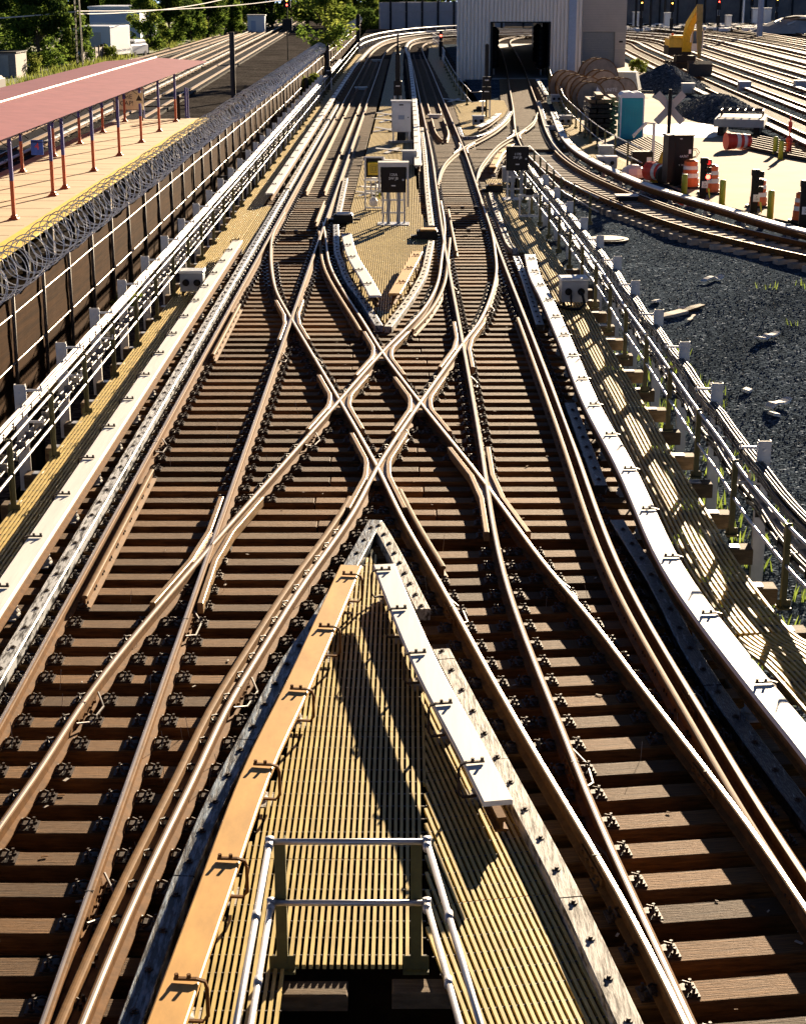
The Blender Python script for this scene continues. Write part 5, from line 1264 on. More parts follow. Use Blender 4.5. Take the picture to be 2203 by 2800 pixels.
for a, z in ((-.03, .02), (.03, .02), (-.03, -.03), (.03, -.03)): mb.box((a, -.154, 1.38 + z), (.018, .006, .035))
mb.build('emblem', ['ink'], t, loc=(0, 0, 0))
mb = MB(); mb.tube([(-.1, 0, .95), (-.1, .02, .6), (-.02, .03, .2)], .03, 6); mb.tube([(.05, 0, .95), (.06, .02, .5), (.0, .03, .1)], .03, 6); mb.build('conduit', ['galv'], t, loc=(0, 0, 0))
mb = MB(); mb.tube([(.18, -.04, .62), (.18, -.04, .36)], .035, 6); mb.build('yellow_tube', ['bollard'], t, loc=(0, 0, 0))
mb = MB(); mb.lathe((-.02, -.06, .1), [(.03, 0), (.14, .05), (.15, .2), (.06, .33)], 10); mb.build('white_bag', ['tarp'], t, loc=(0, 0, 0))
t = thing('control_cabinet', 'tall silver control cabinet on short legs, on the grating island', 'cabinet', (-.08, 82.2, .03))
mb = MB(); mb.box((0, .25, 1.22), (.92, .6, 1.42), bev=.02); mb.build('body', ['wpaint'], t, loc=(0, 0, 0)); mb = MB(); mb.box((0, -.065, 1.2), (.84, .02, 1.3)); dr = mb.build('door', ['boxlid'], t, loc=(0, 0, 0)); mb = MB(); mb.cyl((.33, -.09, 1.2), .03, .04, 8, axis='Y'); mb.build('handle', ['black'], dr, loc=(0, 0, 0)); mb = MB(); mb.box((0, -.08, 1.2), (.3, .004, .2)); mb.build('notice', ['cladblue'], dr, loc=(0, 0, 0))
mb = MB(); mb.box((0, .25, 1.95), (1.0, .7, .05)); mb.build('roof', ['boxlid'], t, loc=(0, 0, 0))
for a in (-.38, .38):
    for b in (0, .5): mb = MB(); mb.box((a, b, .26), (.07, .07, .52)); mb.build('leg', ['galv'], t, loc=(0, 0, 0))
mb = MB(); mb.box((0, .3, .28), (.4, .3, .4)); mb.build('conduit_box', ['black'], t, loc=(0, 0, 0)); mb = MB(); mb.box((0, -.08, 1.78), (.2, .01, .06)); mb.build('vent', ['black'], t, loc=(0, 0, 0))
# galvanised frame and small stand next to box B
t = thing('conduit_stand', 'square galvanised frame with a black tube near the right railing', 'conduit stand', (4.12, 55.2, .03))
for a in (-.32, 0, .32): mb = MB(); mb.box((a, 0, .36), (.06 if a else .045, .06, .72)); mb.build('upright', ['galv'], t, loc=(0, 0, 0))
for z in (.04, .70): mb = MB(); mb.box((0, -.002, z), (.72, .07, .07)); mb.build('crossbar', ['galv'], t, loc=(0, 0, 0))
mb = MB(); mb.box((-.0, .02, .82), (.26, .2, .2), bev=.02); mb.build('black_box', ['black'], t, loc=(0, 0, 0))
# crossed white planks (spare X boards) lying on the island
def xboard(u, v, z, label, sc=1.0, rz=0.0, tilt=.2):
    x, y = U(u, v, z); t = thing('crossed_boards', label, 'crossed boards', (x, y, z), rz)
    t.rotation_euler = (tilt, 0, rz)
    for k, a in enumerate((R(38), -R(38))):
        mb = MB(); mb.box((0, 0, .02 + .032 * k), (1.5 * sc, .2 * sc, .03), rz=a); mb.build('board', ['white'], t, loc=(0, 0, 0))
    mb = MB(); mb.box((.35, .1, -.05), (.5, .1, .1), rz=.5); mb.build('frame', ['black'], t, loc=(0, 0, 0))
for i, (u, v, lab, rz) in enumerate(((822, 244, 'white crossed boards lying on the island, farthest left of the silver cabinet', .1), (822, 256, 'white crossed boards lying on the island, second behind the silver cabinet', .3), (818, 276, 'large white crossed boards left of the foot of the silver cabinet', -.1), (831, 320, 'white crossed boards propped in front of the silver cabinet', .5), (810, 341, 'white crossed boards behind the yellow box stand', .9), (806, 385, 'white crossed boards between the yellow box stand and the black box', 1.3), (806, 400, 'lowest white crossed boards behind the yellow box stand', 1.0), (778, 412, 'white boards on the grating left of the yellow box stand', .2), (962, 213, 'white crossed boards on the shaded grating by the far signal', .4))):
    xboard(u, v, .1, lab, 1.0 if i != 7 else .6, rz, .12)
mb = MB(); mb.box((0, 0, .05), (1.2, .6, .1), bev=.02, rz=.1); o = mb.build('grey_slab', ['conc2']); o.location = (*U(850, 302, .03), .03); tag(o, 'flat grey slab at the foot of the silver cabinet', 'slab')
mb = MB(); mb.box((0, 0, .05), (.8, .5, .1), bev=.02); o = mb.build('grey_slab', ['conc2']); o.location = (*U(826, 350, .03), .03); tag(o, 'flat grey slab left of the blue grey junction box', 'slab')
# ================================================================== SHED AND BLOCK BUILDING
t = thing('wash_shed', 'tall metal clad train shed with a square doorway over the track', 'shed building', (9.4, 141.5, 0))
SX0, SX1, OX0, OX1, SH, OH, SY0, SY1 = 4.36, 14.5, 7.12, 11.92, 8.5, 4.32, 141.5, 226
def clad(x0, x1, z0, z1, y, nm='cladding_panel', m='cladding'):
    mb = MB(); pts = []; x = x0; k = 0; st = .1
    while x < x1 - 1e-6:
        for dx, dy in ((0, 0), (.17, 0), (.18, .12), (.25, .12), (.26, 0)):
            if x + dx < x1: pts.append((x + dx, y + dy))
        x += .30
    pts.append((x1, y)); 
    vs = [(a, b, z0) for a, b in pts] + [(a, b, z1) for a, b in pts]; n = len(pts)
    mb.add(vs, [(i, i + 1, n + i + 1, n + i) for i in range(n - 1)]); mb.build(nm, [m], t)
clad(SX0, OX0, -.3, SH, SY0); clad(OX1, SX1 - 1.1, -.3, SH, SY0); clad(OX0, OX1, OH, SH, SY0); clad(SX1 - .5, SX1, -.3, SH, SY0)
mb = MB(); mb.box((SX1 - .8, SY0 + .08, 4.1), (.62, .3, 8.8)); mb.build('corner_trim', ['cladblue'], t)
mb = MB()
for x in (OX0, OX1): mb.box((x, SY0 + .03, OH / 2), (.1, .22, OH))
mb.box(((OX0 + OX1) / 2, SY0 + .03, OH + .05), (OX1 - OX0 + .1, .22, .1)); mb.build('door_frame', ['black'], t)
def shell(x, nm): 
    mb = MB(); mb.box((x, (SY0 + SY1) / 2 + .2, SH / 2 - .2), (.2, SY1 - SY0 - .6, SH)); mb.build(nm, ['shutter'], t)
KX = .053
def shear_box(x0, x1, y0, y1, z0, z1, nm, m):
    """box whose long sides follow the line of the track through the shed"""
    f = lambda x, y: x + KX * (y - SY0)
    mb = MB(); mb.prism([(f(x0, y0), y0), (f(x1, y0), y0), (f(x1, y1), y1), (f(x0, y1), y1)], z0, z1); mb.build(nm, [m], t)
Y_A, Y_B = SY0 + .25, SY1
shear_box(SX0, SX0 + .2, Y_A, Y_B, -.3, SH, 'side_wall', 'cladding')
shear_box(SX1 - .2, SX1, Y_A, SY0 + 20, -.3, SH, 'side_wall', 'cladding')
shear_box(SX1 - .2, SX1, SY0 + 36, Y_B, -.3, SH, 'side_wall', 'cladding')
shear_box(SX0 - .2, SX1 + .2, SY0 - .1, Y_B + .2, SH + .004, SH + .2, 'roof', 'cladblue')
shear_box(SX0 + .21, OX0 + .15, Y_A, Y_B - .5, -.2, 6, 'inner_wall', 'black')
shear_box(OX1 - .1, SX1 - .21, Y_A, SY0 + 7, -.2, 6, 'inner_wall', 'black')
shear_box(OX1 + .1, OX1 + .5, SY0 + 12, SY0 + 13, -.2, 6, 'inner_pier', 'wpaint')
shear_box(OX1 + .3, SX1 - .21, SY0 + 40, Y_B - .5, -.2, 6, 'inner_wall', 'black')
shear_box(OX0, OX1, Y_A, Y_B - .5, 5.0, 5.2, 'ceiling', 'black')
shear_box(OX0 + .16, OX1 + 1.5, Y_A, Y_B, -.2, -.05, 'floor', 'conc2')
def brush(x, y, label):
    b = thing('wash_brush', label, 'wash brush', (x, y, 0)); mb = MB(); mb.tube([(0, 0, 0), (0, 0, 4.2)], .06, 8); mb.build('axle', ['galv'], b, loc=(0, 0, 0))
    mb = MB(); mb.lathe((0, 0, .5), [(.1, 0)] + [(.36 + .07 * (k % 2), .12 + .22 * k) for k in range(15)] + [(.1, 3.4)], 12); mb.build('bristles', ['black'], b, loc=(0, 0, 0))
brush(7.7, 147, 'black vertical wash brush inside the left side of the shed doorway'); brush(11.6, 146, 'black vertical wash brush inside the right side of the shed doorway'); brush(12.2, 158, 'second black wash brush deeper inside the shed at right')
t = thing('block_building', 'grey concrete block building with a roller door, right of the metal shed', 'building', (17.6, 163, 0))
BX0, BX1, BY = 14.55, 20.75, 162.4
def blockwall(mb, x0, x1, z0, z1, y, m1, m2):
    mb.box(((x0 + x1) / 2, y + .15, (z0 + z1) / 2), (x1 - x0, .3, z1 - z0), mi=m1)
    z = z0
    while z < z1 - .02: mb.box(((x0 + x1) / 2, y - .001, z), (x1 - x0, .006, .012), mi=m2); z += .22
mb = MB(); blockwall(mb, BX0, BX1, 3.1, 8.2, BY, 0, 1); blockwall(mb, BX0, 16.75, -.3, 3.1, BY, 0, 1); mb.build('wall', ['block', 'shutter'], t)
mb = MB(); blockwall(mb, 19.75, BX1, 1.5, 3.1, BY, 0, 1); mb.build('wall', ['blockl', 'shutter'], t); mb = MB(); blockwall(mb, 19.75, BX1, -.3, 1.5, BY, 0, 1); mb.build('wall', ['block', 'shutter'], t)
mb = MB(); mb.box((BX1 - .15, BY + 16, 4), (.3, 31.3, 8.4)); mb.build('side_wall', ['block'], t); mb = MB(); mb.box(((BX0 + BX1) / 2, BY + 16, 8.3), (BX1 - BX0, 32.4, .2)); mb.build('roof', ['conc2'], t)
mb = MB()
for k in range(16): mb.box((18.25, BY + .2 + .02 * (k % 2), -.1 + .2 * k + .1), (3.0, .05, .195))
mb.build('roller_door', ['shutter'], t)
mb = MB(); mb.box((20.3, BY - .03, 2.2), (.35, .06, .16)); mb.build('wall_lamp', ['black'], t)
# railings beside the shed
railing(cr([U(940, 140, 0), U(965, 190, 0), U(998, 236, 0)], 1), 'pipe railing at the edge of the shaded grating beside the metal shed', 5, 1, h=1.15)
railing([U(998, 236, 0), (4.95, 104.5)], 'short pipe railing between the shaded grating and the far signal', 3, .4, h=1.15)
yr = cr([(11.6, 138), (10.5, 122), (10.05, 111), (9.35, 100), (9.1, 90), (8.95, 80), (9.05, 73.5), (9.45, 67.5)], 1, 2)
railing(list(reversed(yr)), 'curved pipe railing between the shed walkway and the sand yard', 2.9, .1, h=1.12, pm='iron' if False else 'olive')
railing([U(1120, 360, 0), (5.45, 57.5), (6.05, 52.5)], 'short sloping pipe railing between the deck end and the yard curve', 2.4, .2, h=1.0)
railing(cr([(3.9, 226), (4.3, 205), (4.0, 180), (3.95, 165)], 3), 'white fence like railing beyond the metal shed at left', 4, 0, h=1.3, pm='galv', m='white', pr=.05)
railing(cr([(-5.0, 198), (-4.6, 212), (-2.8, 232), (.4, 250), (5, 265), (10, 275)], 3), 'far white railing round the outside of the track bend', 4, 0, h=1.2, pm='galv', m='white', pr=.09)
# ================================================================== YARD OBJECTS
t = thing('portable_toilet', 'teal portable toilet with a white domed roof on the sand', 'portable toilet', (11.32, 85.6, -.07))
mb = MB(); mb.box((0, 0, 1.02), (1.12, 1.12, 2.0), bev=.03); mb.build('body', ['teal'], t, loc=(0, 0, 0))
mb = MB(); mb.box((0, -.575, 1.0), (.86, .03, 1.8), bev=.0); mb.build('door', ['teal'], t, loc=(0, 0, 0))
mb = MB()
for a in (-.2, -.07, .07, .2): mb.box((a, -.598, 1.18), (.035, .02, .6))
mb.tube([(-.36, -.6, .32), (0, -.6, .18), (.36, -.6, .32)], .02, 4); mb.tube([(-.34, -.6, .95), (-.34, -.6, 1.5), (-.2, -.6, 1.62), (.2, -.6, 1.62), (.34, -.6, 1.5), (.34, -.6, .95)], .014, 4); mb.build('door_ribs', ['teal'], t, loc=(0, 0, 0))
for a in (-.56, .56): mb = MB(); mb.box((a, -.56, 1.02), (.06, .06, 2.0)); mb.build('corner_post', ['plastic'], t, loc=(0, 0, 0))
mb = MB(); n = 10; 
prof = [(-.6, 0), (-.6, .12), (-.45, .26), (-.1, .30), (.05, .24), (.3, .30), (.5, .22), (.6, .1), (.6, 0)]
mb.add([(x, -.6, 2.02 + z) for x, z in prof] + [(x, .6, 2.02 + z) for x, z in prof], [tuple(range(9)), tuple(reversed(range(9, 18)))] + [(i, i + 9, (i + 1) % 9 + 9, (i + 1) % 9) for i in range(9)]); mb.build('roof', ['plastic'], t, loc=(0, 0, 0))
# stacked beams: every beam a thing
k = 0
for (bx, by, nlay, ncol, lab) in ((9.9, 86.6, 9, 3, 'left beam stack'), (10.62, 88.4, 8, 2, 'narrow beam stack')):
    top = nlay
    for l in range(nlay):
        for c in range(ncol):
            if l == nlay - 1 and c != 1: continue
            mb = MB(); mb.box((0, 0, 0), (.36 if ncol == 3 else .3, 2.5, .19), bev=.012)
            o = mb.build('timber_beam', ['plank' if (l > nlay - 3) else 'brownblack']); o.location = (bx + (c - (ncol - 1) / 2) * .38 + random.uniform(-.03, .03), by + random.uniform(-.08, .08) + 1.0, -.07 + .12 + .235 * l); o.rotation_euler = (0, 0, random.uniform(-.05, .05))
            k += 1; tag(o, 'timber beam of the %s beside the teal toilet, layer %s up, %s from left' % (lab, nth(l + 1), nth(c + 1)), 'timber beam', 'stacked timber beams')
# cable reels
def reel(x, y, r, w, rz, label, lean=0.0, txt=None):
    t = thing('cable_reel', label, 'cable reel', (x, y, -.07), rz, 'cable reels'); t.rotation_euler = (lean, 0, rz)
    for s in (-1, 1):
        mb = MB(); mb.cyl((0, s * w / 2, r), r, .08, 26, axis='Y'); fl_ = mb.build('flange', ['reel'], t, loc=(0, 0, 0))
        m2 = MB(); m2.tube([(r * math.cos(a / 24 * 6.2832), s * w / 2, r + r * math.sin(a / 24 * 6.2832)) for a in range(25)], .04, 4, caps=False); m2.build('steel_rim', ['tanrust'], fl_, loc=(0, 0, 0))
    mb = MB(); mb.cyl((0, 0, r), r * .6, w, 18, axis='Y'); mb.build('drum', ['black'], t, loc=(0, 0, 0))
    if txt: text(txt, t, (0, -w / 2 - .045, r * 1.3), .3, 'inkw')
for a in ((10.6, 113, 1.0, .8, .5, 'wooden cable reel nearest the shed corner, left of the reel group'), (11.0, 110, .95, .8, .4, 'cable reel second from left in the reel group'), (11.35, 107, .95, .8, .45, 'cable reel in the middle front of the reel group'), (11.1, 103.5, .9, .8, .3, 'cable reel nearest the beam stacks'), (13.2, 117.5, 1.3, .9, .35, 'biggest cable reel with a pale label, at the back of the group'), (12.7, 111.5, 1.05, .9, .4, 'cable reel right of centre in the reel group'), (12.5, 105.5, .95, .8, .3, 'cable reel with white lettering at the right of the group'), (13.6, 108, .9, .8, .35, 'cable reel at the right end behind the lettered one')):
    reel(*a, txt='UNITE' if 'lettering' in a[5] else None)
mb = MB(); mb.box((13.0, 117.0, 1.9), (.3, .05, .9), rz=.35); tag(mb.build('paper_label', ['paper']), 'pale label on the biggest cable reel', 'label')
mb = MB(); mb.add([(11.0, 101.2, .2), (11.5, 101.6, .1), (12.4, 103.2, .25), (11.9, 104.2, 1.35), (11.6, 103.2, 1.5)], [(0, 1, 4), (1, 2, 3, 4)]); mb.add([(11.0, 101.25, .2), (11.5, 101.65, .1), (12.4, 103.25, .25), (11.9, 104.25, 1.35), (11.6, 103.25, 1.5)], [(4, 1, 0), (4, 3, 2, 1)])
tag(mb.build('tarpaulin', ['tarp']), 'white tarpaulin draped over the reels behind the beam stacks', 'tarpaulin')
# compressor trailer
t = thing('compressor_trailer', 'cream compressor trailer standing right of the cable reels', 'compressor', (15.2, 119, -.07), R(-15))
mb = MB(); mb.v = []; 
mb.add([(-1.1, -.8, .5), (1.1, -.8, .5), (1.1, .8, .5), (-1.1, .8, .5), (-.85, -.6, 1.65), (.85, -.6, 1.65), (.85, .6, 1.65), (-.85, .6, 1.65)], [(3, 2, 1, 0), (4, 5, 6, 7), (0, 1, 5, 4), (1, 2, 6, 5), (2, 3, 7, 6), (3, 0, 4, 7)]); mb.build('housing', ['cream'], t, loc=(0, 0, 0))
mb = MB(); mb.box((-.2, -.76, 1.05), (.5, .06, .4), rx=-.17); mb.build('window', ['black'], t, loc=(0, 0, 0)); mb = MB(); mb.box((0, 0, .42), (2.3, 1.5, .2)); mb.box((1.5, 0, .35), (1.0, .12, .1)); mb.build('chassis', ['black'], t, loc=(0, 0, 0))
for s in (-1, 1): mb = MB(); mb.cyl((0, s * .82, .3), .3, .2, 14, axis='Y'); mb.build('wheel', ['rubber'], t, loc=(0, 0, 0))
text('1', t, (.45, -.745, 1.1), .35, 'blue', rot=(R(80), 0, 0))
# gravel heaps
def heap(cx, cy, rx, ry, h, seed, label):
    mb = MB(); n = 44; m_ = 22
    for j in range(m_ + 1):
        for i in range(n):
            f = j / m_; a = 6.2832 * i / n
            rr = (1 + .12 * noise.noise(Vector((math.cos(a) * 1.5, math.sin(a) * 1.5, seed))))
            x, y = cx + rx * rr * f * math.cos(a), cy + ry * rr * f * math.sin(a)
            z = h * max(0, (1 - f ** 1.15)) * (1 + .12 * noise.noise(Vector((x * .9, y * .5, seed)))) + .07 * noise.noise(Vector((x * 2.5, y * 1.6, seed))) * (1 - f)
            if h < 1.45: z = min(z, h * (.8 + .15 * noise.noise(Vector((x, y * .4, 1)))))
            mb.v.append((x, y, -.09 + z))
    for j in range(m_):
        for i in range(n): q = (i + 1) % n; mb.f.append((j * n + i, (j + 1) * n + i, (j + 1) * n + q, j * n + q)); mb.m.append(0)
    t = thing('gravel_heap', label, 'gravel heap', (cx, cy, -.09)); mb.build('gravel_mound', ['heapstone'], t)
    s = MB()
    for _ in range(1400):
        a = random.uniform(0, 6.28); f = random.random() ** .6; x, y = cx + rx * f * math.cos(a), cy + ry * f * math.sin(a); z = h * max(0, 1 - f ** 1.15)
        if h < 1.45: z = min(z, h * .85)
        stone(s, x, y, -.09 + z - .02, random.uniform(.05, .11))
    o = s.build('loose_stones', ['stone2'], t); o['kind'] = 'stuff'
heap(19.6, 129, 3.3, 7, 1.75, 1, 'conical dark gravel heap in front of the excavator')
heap(18.7, 101.5, 2.6, 10, 1.35, 5, 'long low gravel heap along the white yard board')
# excavator
t = thing('excavator', 'yellow excavator with raised arm and bucket down, on the yard track', 'excavator', (23.6, 146, .1), R(0))
def ex(mb, nm, m): return mb.build(nm, [m], t, loc=(0, 0, 0))
mb = MB(); mb.box((0, 0, .75), (2.5, 3.4, .5), bev=.08); mb.box((0, -.3, 1.25), (1.6, 1.6, .5)); ex(mb, 'undercarriage', 'brownblack')
for s in (-1, 1):
    for yy in (-1.3, 1.3): mb = MB(); mb.cyl((s * 1.1, yy, .55), .55, .5, 16, axis='X'); ex(mb, 'wheel', 'rubber')
mb = MB(); mb.box((-.45, .9, 1.95), (1.9, 2.6, .8), bev=.08); ex(mb, 'engine_deck', 'brownblack')
mb = MB(); mb.box((-.5, .8, 2.55), (1.75, 2.6, .75), bev=.1); mb.box((-.5, .9, 3.0), (1.2, 1.4, .2), bev=.06); ex(mb, 'engine_cover', 'yel')
mb = MB(); mb.box((.95, .1, 2.75), (.95, 1.6, 1.75), bev=.08); cb = ex(mb, 'cab', 'wpaint'); mb = MB(); mb.box((.95, -.72, 3.0), (.78, .03, 1.0)); mb.build('window', ['glass'], cb, loc=(0, 0, 0)); mb = MB(); mb.box((1.44, .1, 3.0), (.02, 1.2, 1.0)); mb.build('window', ['glass'], cb, loc=(0, 0, 0))
mb = MB(); mb.tube([(.12, -.3, 1.9), (.1, -.8, 3.2), (.2, -1.2, 4.1), (.55, -1.6, 5.0), (.75, -1.9, 5.5)], .3, 4, rr=[.38, .36, .34, .26, .2], sq=.62); ex(mb, 'boom', 'yel')
mb = MB(); mb.tube([(.78, -1.9, 5.55), (.72, -2.6, 4.2), (.62, -3.6, 2.4), (.58, -4.1, 1.5)], .2, 4, rr=[.26, .24, .18, .14], sq=.8); ex(mb, 'stick', 'tanboard')
mb = MB(); mb.tube([(.35, -.9, 2.6), (.5, -1.25, 4.6)], .07, 8); ex(mb, 'hydraulic_cylinder', 'galv'); mb = MB(); mb.tube([(.5, -1.6, 4.7), (.95, -2.1, 5.2)], .08, 8); mb.tube([(.9, -2.3, 5.0), (.8, -3.5, 2.8)], .07, 8); ex(mb, 'hydraulic_cylinder', 'tanboard')
mb = MB(); mb.add([(-.35, -4.9, .0), (1.55, -4.9, .0), (1.55, -4.9, 1.0), (-.35, -4.9, 1.0), (-.35, -3.9, .15), (1.55, -3.9, .15), (1.55, -3.9, 1.25), (-.35, -3.9, 1.25)], [(0, 1, 2, 3), (4, 7, 6, 5), (0, 4, 5, 1), (0, 3, 7, 4), (1, 5, 6, 2), (3, 2, 6, 7)]); ex(mb, 'bucket', 'darkrust')
mb = MB(); mb.cyl((-.9, 1.0, 3.15), .1, .25, 10); ex(mb, 'beacon', 'barrel')
# concrete slab with rebar frame
t = thing('concrete_slab', 'thick concrete slab carrying a rusty steel cage, near the fallen barrel', 'concrete slab', (17.5, 89, -.05), R(-14))
mb = MB(); mb.box((0, 0, .62), (2.5, 4.2, .38), bev=.03); mb.build('slab', ['conc2'], t, loc=(0, 0, 0))
mb = MB()
for yy in (-.6, 0, .6):
    mb.tube([(-1.0, yy, .86), (-1.0, yy, 1.15), (1.1, yy, 1.15), (1.1, yy, .86)], .045, 5)
for xx in (-1, -.6, -.2, .2, .6, 1.1): mb.tube([(xx, -.7, 1.15), (xx, .7, 1.15)], .04, 5)
mb.build('steel_cage', ['darkrust'], t, loc=(0, 0, 0))
for s in (-1, 1): mb = MB(); mb.box((s * .9, 0, .2), (.3, 4.0, .4)); mb.build('bearer', ['brownblack'], t, loc=(0, 0, 0))
def loose_rail(pts, label, group):
    p = cr(pts, .6, 1); mb = MB(); mb.sweep(p, [(-.07, 0), (-.014, .03), (-.014, .11), (-.036, .12), (-.036, .16), (.036, .16), (.036, .12), (.014, .11), (.014, .03), (.07, 0)], z=-.06, mids=[0, 0, 0, 0, 1, 0, 0, 0, 0, 0]); tag(mb.build('loose_rail', ['darkrust', 'tanrust']), label, 'loose rail', group)
for k in range(7):
    loose_rail([(15.9 + .28 * k, 80.8 + .9 * k), (16.9 + .3 * k, 76.5 + .8 * k), (18.1 + .2 * k, 72.8 + .7 * k)], 'rusty loose rail lying beside the fallen barrel, %s from the camera side' % nth(k + 1), 'loose rails by the slab')
for k in range(13):
    a = k / 12; loose_rail([(9.7 + 2.45 * a, 79.5 + 5.8 * a + .0), (9.55 + 1.75 * a + .9, 72 + 3.2 * a)], 'rusty rail in the pile before the teal toilet, %s from left' % nth(k + 1), 'rail pile by the toilet')
for k, yy in enumerate((78.8, 73.8)):
    mb = MB(); mb.box((10.9, yy, -.16), (3.0, .25, .2), rz=.6); tag(mb.build('bearer_block', ['brownblack']), '%s timber bearer under the rail pile' % ('far' if k == 0 else 'near'), 'timber bearer')
# barrels
def barrel(x, y, label, m='barrel', lying=False, rz=0.0, sc=1.0, z=-.07):
    t = thing('traffic_barrel', label, 'traffic barrel', (x, y, z), rz); t.scale = (sc,) * 3
    prof = [(.30, 0), (.30, .12), (.285, .13), (.28, .32), (.265, .33), (.26, .50), (.245, .51), (.24, .70), (.225, .71), (.22, .86), (.12, .92)]
    g = []
    mb = MB(); mb.lathe((0, 0, 0), prof, 16); o = mb.build('body', [m], t, loc=(0, 0, 0), smooth=False); g.append(o)
    for z0, z1, r0, r1 in ((.34, .48, .268, .264), (.60, .72, .248, .238)):
        mb = MB(); mb.lathe((0, 0, 0), [(r0, z0), (r1, z1)], 16); g.append(mb.build('white_band', ['inkw'], o, loc=(0, 0, 0)))
    if not lying:
        mb = MB(); mb.cyl((0, 0, .03), .42, .06, 14); g.append(mb.build('base_ring', ['rubber'], t, loc=(0, 0, 0)))
    if lying:
        t.rotation_euler = (R(90), 0, rz); t.location = (x, y, z + .3 * sc)
    return t
barrel(11.32, 62.6, 'orange and white traffic barrel behind the lit signal', sc=1.15)
barrel(10.87, 64.4, 'orange and white traffic barrel right behind the black cabinet', sc=1.15)
barrel(12.3, 58.7, 'orange and white traffic barrel by the second signal near the right edge', sc=1.05)
barrel(12.95, 54.9, 'orange and white traffic barrel at the right edge', sc=1.05)
barrel(15.0, 79.6, 'fallen orange and white barrel lying on the sand near the slab', m='barrelr', lying=True, rz=R(100), sc=1.35)
barrel(9.65, 66.9, 'red and white barrel lying beside the black cabinet', m='barrelr', lying=True, rz=R(35), sc=1.25)
# black cabinet with X board mast
t = thing('signal_cabinet', 'tall black signal cabinet with white lettering at the yard edge', 'cabinet', (10.5, 65.3, -.1), R(8))
mb = MB(); mb.box((.0, 0, 1.02), (.98, .7, 1.75), bev=.01); mb.build('body', ['black'], t, loc=(0, 0, 0)); mb = MB(); mb.box((.1, 0, 0), (.62, .6, .5)); mb.build('base', ['black'], t, loc=(0, 0, 0))
mb = MB(); mb.box((0, 0, 1.91), (1.06, .78, .05)); mb.build('roof', ['brownblack'], t, loc=(0, 0, 0)); mb = MB(); mb.box((.12, -.358, 1.05), (.68, .012, 1.6)); mb.build('door', ['black'], t, loc=(0, 0, 0))
text('4A76T', t, (.14, -.367, 1.14), .13, 'inkw'); text('S  76V  VT', t, (.14, -.367, .82), .09, 'inkw'); mb = MB(); mb.box((.36, -.367, 1.32), (.1, .004, .16)); mb.box((-.0, -.367, 1.8), (.09, .004, .03)); mb.build('nameplate', ['inkw'], t, loc=(0, 0, 0))
mb = MB(); mb.tube([(.48, 0, 1.4), (.75, 0, 1.38), (.85, 0, 1.25), (.75, 0, 1.08), (.48, 0, 1.02)], .015, 5); mb.tube([(.48, 0, 1.36), (.7, 0, 1.33), (.77, 0, 1.2), (.7, 0, 1.1), (.48, 0, 1.06)], .015, 5); mb.build('cable_loop', ['cable'], t, loc=(0, 0, 0))
t = thing('crossbuck', 'pale X shaped board on a black mast behind the black cabinet', 'X sign', (10.25, 66.2, -.1))
mb = MB(); mb.tube([(0, 0, 0), (0, 0, 3.55)], .07, 8); mb.build('mast', ['black'], t, loc=(0, 0, 0))
mb = MB()
for a in (1, -1):
    m2 = MB(); m2.box((.02, .10 + (.025 if a > 0 else 0), 2.85), (1.5, .02, .27), ry=a * R(47)); m2.build('board', ['xgrey'], t, loc=(0, 0, 0))
def lights(x, y, label, lit=True):
    t = thing('signal_lights', label, 'signal', (x, y, -.1), R(-8))
    mb = MB(); mb.box((0, 0, .62), (.24, .22, 1.3), bev=.02); mb.build('housing', ['black'], t, loc=(0, 0, 0)); mb = MB(); mb.box((0, 0, 1.36), (.28, .26, .2), bev=.03); mb.build('cap', ['black'], t, loc=(0, 0, 0))
    for z, m in ((1.30, 'dimred'), (1.03, 'black'), (.80, 'litred')):
        mb = MB(); mb.cyl((.16, -.11, z), .085, .03, 14, axis='Y'); lp = mb.build('lamp', [m if lit else 'black'], t, loc=(0, 0, 0))
        mb = MB(); mb.tube([(.06, -.14, z), (.08, -.2, z + .08), (.16, -.22, z + .11), (.24, -.2, z + .08), (.26, -.14, z)], .018, 4); mb.box((.16, -.05, z), (.22, .12, .2)); mb.build('hood', ['black'], lp, loc=(0, 0, 0))
    mb = MB(); mb.box((.06, -.13, .52), (.22, .02, .24)); mb.build('number_plate', ['inkw'], t, loc=(0, 0, 0))
    text('X\n120', t, (.06, -.143, .52), .085, 'ink')
    mb = MB(); mb.add([(.16, -.14, .4), (.22, -.16, .1), (.28, -.12, -.05), (.24, -.1, .38)], [(0, 1, 2, 3)]); mb.build('yellow_ribbon', ['bollard'], t, loc=(0, 0, 0))
lights(10.8, 61.2, 'black dwarf signal with two lit red lamps and number plate, before the barrel')
lights(11.85, 57.2, 'unlit dwarf signal with number plate near the right edge', False)
lights(12.75, 53.9, 'unlit dwarf signal with number plate cut by the right edge', False)
def bollard(x, y, label, h=.85, z=-.1):
    t = thing('bollard', label, 'bollard', (x, y, z), group='yellow bollards'); mb = MB(); mb.lathe((0, 0, 0), [(.11, 0), (.11, h - .05), (.09, h - .01), (.04, h)], 14); mb.build('post', ['bollard'], t, loc=(0, 0, 0), smooth=True); mb = MB(); mb.cyl((0, 0, .01), .16, .03, 14); mb.build('footing', ['conc2'], t, loc=(0, 0, 0))
bollard(10.33, 62.4, 'yellow green bollard in front of the black cabinet', .75); bollard(11.14, 59.2, 'yellow green bollard right of the lit dwarf signal', .9); bollard(12.07, 55.6, 'yellow green bollard near the right edge, between the unlit signals', .95)
bollard(16.8, 77.2, 'left of two yellow green bollards by the red hydrant', .85); bollard(16.62, 75.2, 'right of two yellow green bollards by the red hydrant', .85)
